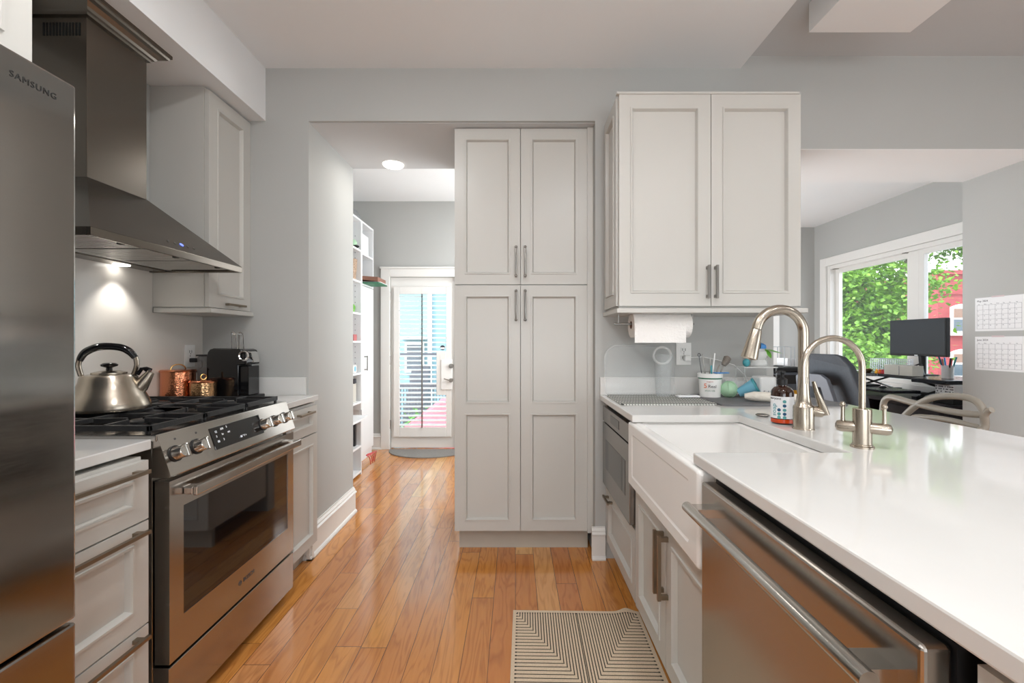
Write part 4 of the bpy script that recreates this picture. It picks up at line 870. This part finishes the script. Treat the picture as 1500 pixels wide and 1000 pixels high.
# ------------------------------------------------------------------ rug and door mat
RW = .56
t = MB(); N = 40
xs = [RW*i/N for i in range(N+1)]
def rz_(i, j):
    x = xs[i]; yv = j*.05
    return .006 + (.010*math.exp(-((x-.50)/.03)**2)*math.exp(-(yv/.06)**2))
g = [[t.b.verts.new((xs[i], -j*.05+.012*math.exp(-((xs[i]-.51)/.03)**2)*(j==0), rz_(i,j))) for j in range(22)] for i in range(N+1)]
gb = [[t.b.verts.new((xs[i], -j*.05+.012*math.exp(-((xs[i]-.51)/.03)**2)*(j==0), .0005)) for j in range(22)] for i in range(N+1)]
for i in range(N):
    for j in range(21):
        t.b.faces.new((g[i][j],g[i][j+1],g[i+1][j+1],g[i+1][j])); t.b.faces.new((gb[i][j],gb[i+1][j],gb[i+1][j+1],gb[i][j+1]))
    t.b.faces.new((g[i][0],g[i+1][0],gb[i+1][0],gb[i][0])); t.b.faces.new((g[i][21],gb[i][21],gb[i+1][21],g[i+1][21]))
for j in range(21): t.b.faces.new((g[0][j],gb[0][j],gb[0][j+1],g[0][j+1])); t.b.faces.new((g[N][j],g[N][j+1],gb[N][j+1],gb[N][j]))
rg = tag(fin('striped_rug', t, rug_mat(RW), org=(0,0,0)), 'beige rug with dark mitred stripe lines on the wood floor', 'rug'); rg.location = (-.010, 1.992, 0); rg.rotation_euler = (0,0,math.radians(-1.2))
mp_ = [(PX(622,4.7)+.44*math.cos(a), 4.955-.36*math.sin(a), .001) for a in [math.pi*i/32 for i in range(33)]]
tag(fin('door_mat', MB().prism(mp_,(0,0,.010)), 'mat_grey'), 'half round charcoal door mat before the back door', 'mat')
# ------------------------------------------------------------------ mudroom shelving
SXF = -1.535
def carcass(mb, x0,x1,y0,y1,z0,z1,shelves,t_=.018,side0=True,side1=True):
    mb.box(x0,x0+.006,y0,y1,z0,z1)
    if side0: mb.box(x0,x1,y0,y0+t_,z0,z1)
    if side1: mb.box(x0,x1,y1-t_,y1,z0,z1)
    for z in shelves: mb.box(x0,x1,y0+t_*side0,y1-t_*side1,z,z+t_)
t = thing('open_shelving', 'tall white open shelving on the left of the mudroom', 'shelving', (-1.74,3.85,0))
mb = MB(); carcass(mb,-1.94,SXF,3.25,4.428,.53,2.42,(.60,.885,1.20,1.475,1.79,2.10,2.402)); fin('upper_case', mb, 'melamine', t)
mb = MB(); carcass(mb,-1.94,-1.407,3.25,4.06,.0,.51,(.02,.25)); mb.box(-1.94,-1.36,3.25,4.12,.51,.528); fin('base_case', mb, 'melamine', t)
pegs = MB()
for k in range(30): pegs.box(SXF-.060,SXF-.054,4.407,4.4102,.66+k*.055,.668+k*.055)
fin('peg_holes', pegs, 'ink', t)
t = thing('tall_cupboard', 'tall white cupboard with one door beside the back door', 'cupboard', (-1.74,4.62,0))
fin('carcass', MB().box(-1.94, SXF-.02, 4.432, 4.80, .0, 1.775), 'melamine', t)
d = fin('door', MB().box(SXF-.019, SXF, 4.436, 4.798, .09, 1.772), 'melamine', t, bev=.002)
hzv = PZ(531,4.5); fin('handle', MB().square_pull(F((SXF,4.436,0),(0,1,0)), .075, hzv-.08, .15, True, proj=.035, t=.009), 'pullg', d)
t = thing('cube_shelf', 'white open cube shelf above the tall cupboard', 'shelving', (-1.74,4.62,1.777))
mb = MB(); carcass(mb,-1.94,SXF,4.432,4.80,1.777,2.42,(1.777,2.085,2.402)); fin('case', mb, 'melamine', t)
# things on the shelves
t = thing('leather_folder', 'brown folder lying on green papers in the cube shelf', 'folder', (-1.55,4.55,1.80))
fin('cover', MB().hexa([(-1.62,4.45,1.842),(-1.38,4.45,1.815),(-1.38,4.72,1.815),(-1.62,4.72,1.842),(-1.62,4.45,1.875),(-1.38,4.45,1.858),(-1.38,4.72,1.858),(-1.62,4.72,1.875)]), 'brown', t)
tag(fin('green_bag', MB().box(-1.66,-1.37,4.455,4.75,1.797,1.808), 'dgreen', bev=.004), 'flat dark green bag under the brown folder', 'bag')
tag(fin('white_envelope', MB().box(-1.64,-1.36,4.47,4.74,1.809,1.813), 'paper'), 'white envelope on the flat green bag', 'envelope')
def small(name, label, cat, mb, m, **k): return tag(fin(name, mb, m, **k), label, cat)
small('wicker_basket','mottled wicker basket on the upper open shelf','basket', MB().lathe([(0,0),(.07,0),(.085,.20),(.078,.20),(.065,.01),(0,.01)],(-1.625,4.31,1.809)), 'wicker', smooth=True)
t = thing('green_shoe','green and black shoe on the upper open shelf','shoe',(-1.6,4.3,2.12)); fin('upper', MB().ball((-1.60,4.30,2.165),.055,(1.2,.8,.8)), 'green', t, smooth=True); fin('sole', MB().ball((-1.585,4.32,2.137),.05,(1.3,1,.35)), 'blackm', t, smooth=True)
small('white_box','white storage box in the upper cube shelf','box', MB().box(-1.85,-1.57,4.50,4.74,2.104,2.32), 'melamine', bev=.003)
mb = MB()
for k in range(9):
    a = k*math.pi/9; mb.tube([(-1.62+.10*math.cos(a)*math.cos(q_),4.33+.10*math.sin(a)*math.cos(q_),2.425+.085*math.sin(q_)) for q_ in [math.pi*i/12 for i in range(13)]],.002,6)
mb.tube([(-1.62+.1*math.cos(a),4.33+.1*math.sin(a),2.424) for a in [2*math.pi*i/30 for i in range(30)]],.0035,6,closed=True)
small('wire_cloche','round wire basket upturned on top of the open shelving','basket', mb, 'wire', smooth=True)
t = thing('desk_clock','small white square clock on the middle open shelf','clock',(-1.60,4.35,1.22)); fin('case', MB().box(-1.62,-1.57,4.30,4.39,.904,.98), 'white', t, bev=.004); fin('dial', MB().lathe([(0,0),(.026,0),(.026,.002),(0,.002)],(-1.5705,4.345,.943),(1,0,0)), 'blue', t)
small('pink_box','small pinkish box on the open shelf above the clock','box', MB().box(-1.63,-1.565,4.30,4.38,1.219,1.28), 'inkr', bev=.003)
small('small_green_plant','small green potted plant high on the open shelf','plant', MB().ball((-1.60,4.34,1.545),.035,(1,1,1)).lathe([(0,0),(.025,0),(.03,.035),(0,.035)],(-1.60,4.34,1.494)), 'leafg', smooth=True)
t = thing('magazine_file','beige magazine file leaning on the lower open shelf','file',(-1.6,4.3,.62)); fin('case', MB().hexa([(-1.75,4.28,.619),(-1.57,4.28,.619),(-1.57,4.37,.619),(-1.75,4.37,.619),(-1.75,4.30,.85),(-1.575,4.30,.80),(-1.575,4.39,.80),(-1.75,4.39,.85)]), 'beige', t); fin('paper_tab', MB().box(-1.70,-1.566,4.31,4.37,.80,.845), 'inkd', t)
small('dark_binder','dark binder standing in the low open shelf','binder', MB().box(-1.70,-1.44,3.98,4.02,.269,.48), 'deskb', bev=.003)
mb = MB()
for k in range(5): mb.tube([(-1.42,4.22+.01*k,.13),(-1.40+.01*k,4.26+.02*k,.10+.01*k),(-1.39,4.27+.025*k,.03+.02*(k%2))],.004,6)
small('red_straps','tangle of red straps hanging at cupboard foot','strap', mb, 'red', smooth=True)
# ------------------------------------------------------------------ calendars on jamb
def calendar(month, y0, z1, first, days, label, tilt):
    f = F((RX-.001, y0, z1-.215), (0,-1,math.tan(tilt)), (0,0,1)); f = F(f.o, f.u, V((-1,0,0)).cross(f.u)); W_ = .28; H_ = .215
    t = thing('wall_calendar', label, 'calendar', f.o)
    fin('sheet', MB().fbox(f,0,W_,0,H_,.0,.0015), 'paper', t)
    text('month_title', month, .017, f, .012, H_-.022, .0016, 'inkd', t, ex=.0002)
    gr = MB(); gx = [.012+i*(W_-.024)/7 for i in range(8)]; gy_ = [.014+i*(H_-.062)/5 for i in range(6)]
    for x in gx: gr.fbox(f,x-.0005,x+.0005,gy_[0],gy_[-1],.0015,.0018)
    for y in gy_: gr.fbox(f,gx[0],gx[-1],y-.0005,y+.0005,.0015,.0018)
    fin('grid_lines', gr, 'ink', t)
    for i, d in enumerate(('Sun','Mon','Tue','Wed','Thu','Fri','Sat')): text('weekday', d, .008, f, gx[i]+.006, gy_[-1]+.006, .0016, 'ink', t, ex=.0002)
    for d in range(1, days+1):
        c = (first+d-1) % 7; r = (first+d-1)//7
        text('day_number', str(d), .009, f, gx[c]+.004, gy_[-1]-(min(r,4))*(gy_[1]-gy_[0])-.008-(.012 if r > 4 else 0), .0016, 'ink', t, ex=.0002)
    fin('tape', MB().fbox(f,W_*.36,W_*.62,H_-.003,H_+.006,.0015,.0022), 'tape', t)
calendar('May 2024', 2.905, PZ(437,2.905), 3, 31, 'upper calendar sheet on the grey wall at right', 0)
calendar('June 2024', 2.905, PZ(493,2.905), 6, 30, 'lower calendar sheet on the grey wall at right', 0)
# ------------------------------------------------------------------ grey counter stool
t = thing('counter_stool', 'taupe plastic stool with interlaced looping back beyond the counter', 'stool', (2.0,2.15,0))
SXP = 2.05
def sp_(px, py, x=SXP): Y = x*FPX/(px-VPX); return V((x, Y, PZ(py,Y)))
seatz = .68
A = smoothp([(SXP-.40,2.42,seatz),sp_(1293,626,SXP-.0),sp_(1293,603),sp_(1295,588),sp_(1302,582),sp_(1313,583),sp_(1345,592),sp_(1385,601),sp_(1420,606),sp_(1441,607)])
B = smoothp([(SXP-.10,2.36,seatz),sp_(1312,628),sp_(1326,608),sp_(1345,592),sp_(1368,582),sp_(1395,580),sp_(1420,583),sp_(1435,592),sp_(1441,607),sp_(1439,632),(SXP-.12,1.94,seatz)])
Cc = smoothp([(SXP-.03,2.33,seatz+.02),sp_(1335,613),sp_(1360,611),sp_(1390,615),sp_(1418,622),sp_(1438,632),(SXP-.03,1.96,seatz)])
D = smoothp([(SXP-.22,1.93,seatz),sp_(1438,628),sp_(1441,612),sp_(1447,602),sp_(1453,600)])
fin('back_loop', MB().tube(A,.0155,12), 'taupe', t, smooth=True); fin('back_loop', MB().tube(B,.0155,12), 'taupe', t, smooth=True); fin('back_loop', MB().tube(Cc,.013,12), 'taupe', t, smooth=True); fin('back_loop', MB().tube(D,.0125,12), 'taupe', t, smooth=True)
fin('seat', rounded_slab(SXP-.44,SXP+.0,1.92,2.40,.10,seatz-.03,.034,8), 'taupe', t, bev=.008)
for x, y, x2, y2 in ((SXP-.40,1.97,SXP-.45,1.92),(SXP-.40,2.36,SXP-.45,2.42),(SXP-.05,1.97,SXP+.02,1.92),(SXP-.05,2.36,SXP+.02,2.42)):
    fin('leg', MB().tube([(x,y,seatz-.03),(x2,y2,0.003)],[.018,.013],12), 'taupe', t, smooth=True)
fin('footrest', MB().tube([(SXP-.433,1.94,.25),(SXP-.433,2.40,.25)],.009,10).tube([(SXP+.0,1.935,.25),(SXP+.0,2.405,.25)],.009,10).tube([(SXP-.433,1.94,.25),(SXP+.0,1.935,.25)],.009,10).tube([(SXP-.433,2.40,.25),(SXP+.0,2.405,.25)],.009,10), 'taupe', t, smooth=True)
# ------------------------------------------------------------------ office chair
t = thing('office_chair', 'dark grey office chair with a tall back by the window', 'office chair', (2.62,3.45,0))
bk = MB(); z0, z1 = .55, 1.115
def bkx(z): return 2.42-(z-.55)*.17
pp = []
for yy, zz in ((3.13,.55),(3.12,.80),(3.17,1.03),(3.22,1.10),(3.28,1.115),(3.62,1.115),(3.68,1.10),(3.72,1.03),(3.78,.80),(3.77,.55)): pp.append((bkx(zz)+.12*((yy-3.45)/.33)**2*.6, yy, zz))
bk.prism(pp,(.045,0,0)); fin('backrest', bk, 'chairb', t, bev=.012, seg=3)
fr2 = MB(); fr2.prism([(bkx(z)-.045, y, z) for y, z in ((3.20,.56),(3.30,.93),(3.36,.96),(3.60,.96),(3.66,.93),(3.72,.56),(3.62,.56),(3.56,.86),(3.38,.86),(3.32,.56))],(.03,0,0)); fin('back_frame', fr2, 'greyp', t, bev=.005)
fin('seat', rounded_slab(2.42,2.92,3.19,3.71,.09,.45,.08), 'chairb', t, bev=.02)
fin('gas_column', MB().cyl((2.65,3.45,.10),(2.65,3.45,.45),.025), 'blackm', t, smooth=True)
for k in range(5):
    a = k*2*math.pi/5+.3; d_ = V((math.cos(a),math.sin(a),0)); c0 = V((2.65,3.45,.10)); e = c0+d_*.29-V((0,0,.025))
    l = fin('base_spoke', MB().tube([c0,e],[.026,.016],10), 'blackm', t, smooth=True); fin('caster', MB().cyl(e+V((-d_.y*.02,d_.x*.02,-.045)),e+V((d_.y*.02,-d_.x*.02,-.045)),.029), 'blackm', l, smooth=True)
# ------------------------------------------------------------------ desk and converter
dy0, dy1 = 3.2, 4.35
t = thing('desk', 'dark desk with drawers below the office window', 'desk', (3.4,3.8,0))
fin('desktop', MB().box(3.05,3.74,dy0,dy1,.72,.75), 'deskd', t, bev=.003)
fin('pedestal', MB().box(3.10,3.70,dy0+.01,dy0+.50,0,.72).box(3.10,3.70,dy1-.42,dy1-.01,0,.72), 'deskd', t, bev=.003)
for ya_, yb_ in ((dy0+.03,dy0+.48),(dy1-.40,dy1-.03)):
    for z in (.08,.30,.51):
        d = fin('drawer', MB().box(3.085,3.099,ya_,yb_,z,z+.19), 'deskd', t, bev=.002); fin('drawer_handle', MB().cyl((3.07,(ya_+yb_)/2-.06,z+.12),(3.07,(ya_+yb_)/2+.06,z+.12),.005).box(3.07,3.086,(ya_+yb_)/2-.05,(ya_+yb_)/2-.045,z+.117,z+.123).box(3.07,3.086,(ya_+yb_)/2+.045,(ya_+yb_)/2+.05,z+.117,z+.123), 'pullg', d)
ctz = .925
t = thing('desk_riser', 'black two-tier sit-stand desk riser on the dark desk', 'desk riser', (3.35,3.8,.751))
def dpoly(pts, z, h): return MB().prism([(x,y,z) for x,y in pts],(0,0,h))
fin('upper_tier', dpoly(((3.14,3.24),(3.12,3.50),(3.30,3.62),(3.30,4.05),(3.12,4.15),(3.14,4.33),(3.66,4.33),(3.66,3.24)), ctz-.032, .032), 'deskb', t, bev=.006)
fin('keyboard_tier', dpoly(((2.98,3.50),(2.93,3.56),(2.93,4.22),(2.98,4.28),(3.20,4.28),(3.20,3.50)), .80, .022), 'deskb', t, bev=.005)
fin('base_frame', MB().box(3.16,3.66,3.50,3.54,.751,.775).box(3.16,3.66,4.20,4.24,.751,.775), 'blackm', t)
for y in (3.52,4.22): fin('scissor_arm', MB().tube([(3.2,y,.775),(3.6,y,.89)],.009,8).tube([(3.6,y+.014,.775),(3.2,y+.014,.905)],.009,8).tube([(3.1,y,.808),(3.25,y,.80)],.008,8), 'pullg', t)
small('laptop','closed black laptop on the keyboard tier of desk riser','laptop', MB().box(2.95,3.18,3.86,4.2,.823,.838), 'blackm', bev=.004)
small('computer_mouse','black mouse on the keyboard tier of desk riser','mouse', MB().ball((3.03,3.66,.835),.03,(1,.65,.4)), 'black', smooth=True)
# monitor
MX = 3.42; m0 = MX*FPX/(1386-VPX); m1 = MX*FPX/(1303.5-VPX); mzt, mzb = PZ(469.5,m1), PZ(520,m1)
t = thing('computer_monitor', 'dark flat computer monitor standing on the desk riser', 'monitor', (MX,(m0+m1)/2,ctz))
fin('housing', MB().box(MX,MX+.035,m0,m1,mzb,mzt), 'blackm', t, bev=.004)
fin('screen', MB().box(MX-.0015,MX+.001,m0+.008,m1-.008,mzb+.018,mzt-.008), 'screen', t)
fin('maker_badge', MB().box(MX-.0015,MX+.001,(m0+m1)/2-.015,(m0+m1)/2+.015,mzb+.004,mzb+.011), 'lit', t)
mc = (m0+m1)/2
fin('stand', MB().tube([(MX+.05,mc,mzb+.10),(MX+.06,mc,ctz+.01)],[.03,.022],12).tube([(MX+.045,mc,ctz+.10),(MX-.06,mc+.14,ctz+.006)],.006,8).tube([(MX+.045,mc,ctz+.10),(MX-.06,mc-.14,ctz+.006)],.006,8).box(MX+.0,MX+.12,mc-.08,mc+.08,ctz,ctz+.008), 'blackm', t)
# desk items
mb = MB(); wy0, wy1, wx = 4.03, 4.31, 3.45
for k in range(8):
    z = ctz+.003+k*.017; mb.tube([(wx,wy0,z),(wx,wy1,z),(wx+.16,wy1,z),(wx+.16,wy0,z)],.0028,5,closed=True)
for k in range(13):
    y = wy0+k*(wy1-wy0)/12; mb.tube([(wx,y,ctz+.003),(wx,y,ctz+.122)],.0028,5); mb.tube([(wx+.16,y,ctz+.003),(wx+.16,y,ctz+.122)],.0028,5)
small('wire_basket','grey wire mesh basket at the far end of desk riser','basket', mb, 'wire')
t = thing('box','beige cardboard box before the computer monitor','box',(3.30,3.72,ctz))
fin('carton', MB().box(3.24,3.33,3.62,3.90,ctz+.0005,ctz+.085), 'beige', t, bev=.002)
fin('flap_line', MB().box(3.2385,3.2396,3.745,3.75,ctz+.004,ctz+.08), 'ink', t)
mm = V((3.37,3.46,ctz))
t = thing('pen_cup','clear cup for pens at the near end of desk riser','cup',mm); fin('cup', MB().lathe([(0,0),(.035,0),(.038,.10),(.035,.10),(.032,.004),(0,.004)],mm+V((0,0,.0005))), 'clearw', t, smooth=True)
for k, (c_, nm) in enumerate((('red','red'),('blued','blue'),('navy','navy'),('inkr','dusty pink'),('inkd','black'),('teal','teal'))):
    a = k*1.05; p0 = mm+V((.012*math.cos(a),.012*math.sin(a),.008)); p1 = mm+V((.045*math.cos(a),.055*math.sin(a)+.01*(k==0),.15+.008*(k%3)))
    tag(fin('pen', MB().tube([p0,p1],[.005,.006],8), c_, smooth=True), nm+' pen standing in the clear pen cup', 'pen', 'pens in the cup on the desk')
t = thing('desk_phone','black phone handset in cradle beside the pen cup','phone',(3.5,3.36,ctz)); fin('cradle', MB().box(3.46,3.56,3.30,3.40,ctz+.0005,ctz+.04), 'blackm', t, bev=.008); fin('handset', MB().hexa([(3.49,3.33,ctz+.04),(3.52,3.33,ctz+.04),(3.52,3.37,ctz+.04),(3.49,3.37,ctz+.04),(3.52,3.33,ctz+.17),(3.55,3.33,ctz+.17),(3.55,3.37,ctz+.17),(3.52,3.37,ctz+.17)]), 'black', t, bev=.006)
for k, (c_, y, l) in enumerate((('orange',3.955,'small orange figure on desk riser by the beige box'),('yellow',3.99,'small yellow figure on desk riser'),('red',3.925,'small red figure nearest the beige box'),('flesh',4.09,'small brown pot in front of the wire basket'))):
    small('figurine' if k < 3 else 'small_pot', l, 'figurine' if k < 3 else 'pot', MB().lathe([(0,0),(.014,0),(.018,.012),(.009,.022),(.012,.030),(0,.042)] if k < 3 else [(0,0),(.02,0),(.035,.02),(.038,.035),(.034,.035),(0,.01)],(3.25,y,ctz+.0005)), c_, smooth=True)
small('dark_storage_box','dark flat box on desk under the riser','box', MB().box(3.17,3.34,3.21,3.37,.7505,.805), 'blackm', bev=.003)
t = thing('lettered_paper_box','white box with rows of dark lettering under the riser','box',(3.25,3.29,.8055))
fin('carton', MB().box(3.18,3.33,3.215,3.36,.8055,.893), 'paper', t)
mb = MB(); random.seed(2)
for r_ in range(4):
    for c_ in range(14):
        if random.random() < .75: mb.box(3.1792,3.18,3.222+c_*.0098,3.222+c_*.0098+random.uniform(.004,.008),.818+r_*.018,.827+r_*.018)
fin('printed_rows', mb, 'inkd', t)
# printer and shelf behind
t = thing('printer','black printer on white cabinet in the office','printer',(2.35,4.0,.80))
pxa, pxb, pyY = PX(1128,3.9), PX(1178,3.9), 3.9
fin('body', MB().box(pxa,pxb,pyY,pyY+.35,PZ(577,pyY),PZ(545,pyY)), 'greyp', t, bev=.01)
fin('lid', MB().box(pxa-.01,pxb+.01,pyY-.01,pyY+.35,PZ(544.5,pyY),PZ(538,pyY)), 'blackm', t, bev=.008)
fin('paper_slot', MB().box(pxa+.03,pxb-.03,pyY-.003,pyY+.0,PZ(562,pyY),PZ(549,pyY)), 'shadow', t)
t = thing('printer_cabinet','white cabinet under the black printer','cabinet',(2.35,4.05,0))
fin('case', MB().box(pxa-.03,pxb+.03,pyY-.03,pyY+.38,.0,PZ(577.5,pyY)), 'melamine', t)
small('yellow_folder','yellow folder in front of the printer','folder', MB().box(PX(1157,3.88),PX(1172,3.88),pyY-.028,pyY-.012,PZ(577,pyY)+.001,PZ(571,pyY)+.0), 'yellow')
t = thing('wire_file_rack','grey upright wire file rack on the printer lid','rack',(2.4,4.0,PZ(538,pyY)))
zr = PZ(538,pyY)+.0005; mb = MB()
for px in (1149,1158.5,1164):
    x = PX(px,3.95); mb.tube([(x,3.95,zr+.004),(x,3.95,PZ(508,3.95)),(x,4.15,PZ(508,3.95)),(x,4.15,zr+.004)],.004,6)
mb.tube([(PX(1147,3.95),3.95,zr+.004),(PX(1166,3.95),3.95,zr+.004)],.004,6); mb.tube([(PX(1147,3.95),4.15,zr+.004),(PX(1166,3.95),4.15,zr+.004)],.004,6)
fin('wires', mb, 'wire', t)
small('white_papers','white papers filed on the printer lid','paper', MB().box(PX(1149,4.0)+.01,PX(1164,4.0)-.01,3.97,4.13,zr+.009,zr+.075), 'paper')
# ------------------------------------------------------------------ outside: yard, neighbours, trees
struct('ground', MB().box(-12,30,5.8,34,-.55,-.5).box(4.5,30,-6,5.8,-.55,-.5), 'ground')
t = thing('brick_house','red painted brick house seen through the office window','house',(22,21.5,-.5))
BY = 20; bx0 = PX(1374,BY)
fin('wall', MB().box(bx0,bx0+7,BY,BY+5,-.5,PZ(398,BY)), 'brick', t)
fin('cornice', MB().box(bx0-.1,bx0+7.1,BY-.15,BY,PZ(402,BY),PZ(396,BY)).box(bx0-.02,bx0+7,BY-.05,BY,PZ(431,BY),PZ(429.5,BY)), 'brick', t)
for (ya2, yb2) in ((488,445),(553,511)):
    for kx2 in range(3):
        x0 = PX(1391,BY)+kx2*2.1; x1 = x0+1.15; z0, z1 = PZ(ya2,BY), PZ(yb2,BY)
        arch = [(x0,z0),(x1,z0),(x1,z1-.15)]+[(x0+(x1-x0)*(1-i/8), z1-.15+.15*math.sin(math.pi*i/8)) for i in range(1,8)]+[(x0,z1-.15)]
        wfr = fin('window', MB().prism([(x,BY-.06,z) for x,z in arch],(0,.06,0)).box(x0-.06,x1+.06,BY-.12,BY,z0-.1,z0), 'trim', t)
        fin('pane', MB().box(x0+.13,x1-.13,BY-.075,BY-.06,z0+.1,(z0+z1)/2-.04), 'panew', wfr); fin('pane', MB().box(x0+.13,x1-.13,BY-.075,BY-.06,(z0+z1)/2+.04,z1-.22), 'blind', wfr)
t = thing('blue_house','pale blue sided house between tree and brick house','house',(20,25,-.5))
fin('wall', MB().box(PX(1330,24),PX(1374,24)+.0,26,30,-.5,PZ(418,24)), 'sidingb', t)
fin('roof', MB().prism([(PX(1330,24)-.3,25.7,PZ(418,24)),(PX(1330,24)-.3,30.3,PZ(418,24)),(PX(1330,24)-.3,28,PZ(395,24))],(2.2,0,0)), 'greyp', t)
def tree(label, c, r, n, trunk, seed, group='leafy trees outside the office window'):
    random.seed(seed); t = thing('leafy_tree', label, 'tree', (trunk[0],trunk[1],-.5))
    c = V(c); tk = MB(); base_ = V((trunk[0],trunk[1],-.5)); tk.tube([base_, base_+V((.05,0,1.2)), c+V((0,0,-.3)), c+V((.1,0,r[2]*.6))],[.13,.11,.08,.02],10)
    cl = []
    for k in range(34):
        d = V((random.gauss(0,1),random.gauss(0,1),random.gauss(0,.9))).normalized(); q_ = c+V((d.x*r[0],d.y*r[1],d.z*r[2]))*random.uniform(.35,.95); cl.append(q_)
        if k < 16: m_ = c+(q_-c)*.3+V((0,0,-.2)); tk.tube([c+V((0,0,-.4+.05*k*.5)), m_, q_],[.035,.022,.007],6)
    fin('trunk', tk, 'bark', t, smooth=True)
    lf = MB()
    for i in range(n):
        q_ = random.choice(cl); p_ = q_+V((random.gauss(0,.26),random.gauss(0,.26),random.gauss(0,.20)))
        d = V((random.uniform(-1,1),random.uniform(-1,1),random.uniform(-.9,.3))).normalized(); up = V((random.gauss(0,.5),random.gauss(0,.5),1)); s = d.cross(up).normalized(); L = random.uniform(.07,.13); w3 = L*.42
        vv = [lf.b.verts.new(x) for x in (p_, p_+d*L*.35+s*w3, p_+d*L, p_+d*L*.35-s*w3)]
        lf.b.faces.new(vv)
    fin('foliage', lf, 'leaf', t)
tree('bright green leafy tree filling the left window pane', (7.7,9.9,1.9), (1.25,1.5,1.75), 16000, (7.7,9.9), 3)
tree('leafy tree arching over the red brick house', (10.3,11.2,4.15), (1.8,1.2,1.0), 17000, (8.9,11.9), 5)
tree('lower leafy tree crown behind the wire basket', (6.3,8.0,.5), (.6,.7,.8), 4000, (6.3,8.0), 9)
# seen through back door
NY = 9.0
t = thing('neighbour_house','pale aqua sided house behind the back door shutters','house',(-1.5,NY+1,-.5))
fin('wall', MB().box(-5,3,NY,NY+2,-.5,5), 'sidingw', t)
wd_ = fin('window', MB().box(PX(594,NY),PX(622,NY),NY-.06,NY,PZ(545,NY),PZ(500,NY)), 'trim', t); fin('pane', MB().box(PX(597,NY),PX(619,NY),NY-.07,NY-.06,PZ(541,NY),PZ(505,NY)), 'panew', wd_)
fin('corner_board', MB().box(PX(627,NY),PX(633,NY),NY-.05,NY,-.5,5), 'trim', t); fin('eave', MB().box(PX(590,NY),PX(626,NY),NY-.4,NY,PZ(497,NY),PZ(493,NY)), 'trim', t)
t = thing('outdoor_stairs','grey outdoor stairs beyond the back door','stairs',(-1.5,7.4,-.5))
mb = MB()
for k in range(6): mb.box(PX(594,7.4),PX(622,7.4),7.2+.12*k,7.32+.12*k,-.5,.0+.15*k+.03)
fin('treads', mb, 'greyp', t)
rl = MB(); rl.box(PX(586,7),PX(655,7),7.0,7.04,PZ(521,7),PZ(517,7))
for k in range(16): rl.box(PX(586+k*4.4,7),PX(587+k*4.4,7),7.0,7.03,-.5,PZ(565,7))
rl.box(PX(586,7),PX(655,7),7.0,7.04,PZ(567,7),PZ(563,7)); fin('railing', rl, 'greyp', t)
tag(fin('picnic_bench', MB().hexa([(PX(596,6.4),6.2,PZ(625,6.4)),(PX(700,6.4),6.2,PZ(600,6.4)-.3),(PX(700,6.4),6.7,PZ(560,6.4)),(PX(640,6.4),6.7,PZ(592,6.4)),(PX(596,6.4),6.2,PZ(622,6.4)),(PX(700,6.4),6.2,PZ(600,6.4)-.27),(PX(700,6.4),6.7,PZ(560,6.4)+.03),(PX(640,6.4),6.7,PZ(592,6.4)+.03)]), 'pinkr'), 'pink red sloping boards outside the back door', 'board')
random.seed(4); mb = MB()
for i in range(260):
    p_ = V((PX(612,6.8)+random.gauss(0,.12),6.85+random.gauss(0,.06),-.12+random.gauss(0,.12))); leaf(mb, p_, (random.uniform(-1,1),random.uniform(-1,0),random.uniform(-.3,1)), .018, .07)
t = thing('garden_bush','small green bush outside the back door','bush',(PX(612,6.8),6.85,-.5)); fin('foliage', mb, 'leafg', t); fin('stem', MB().cyl((PX(612,6.8),6.85,-.5),(PX(612,6.8),6.85,-.1),.015), 'bark', t)
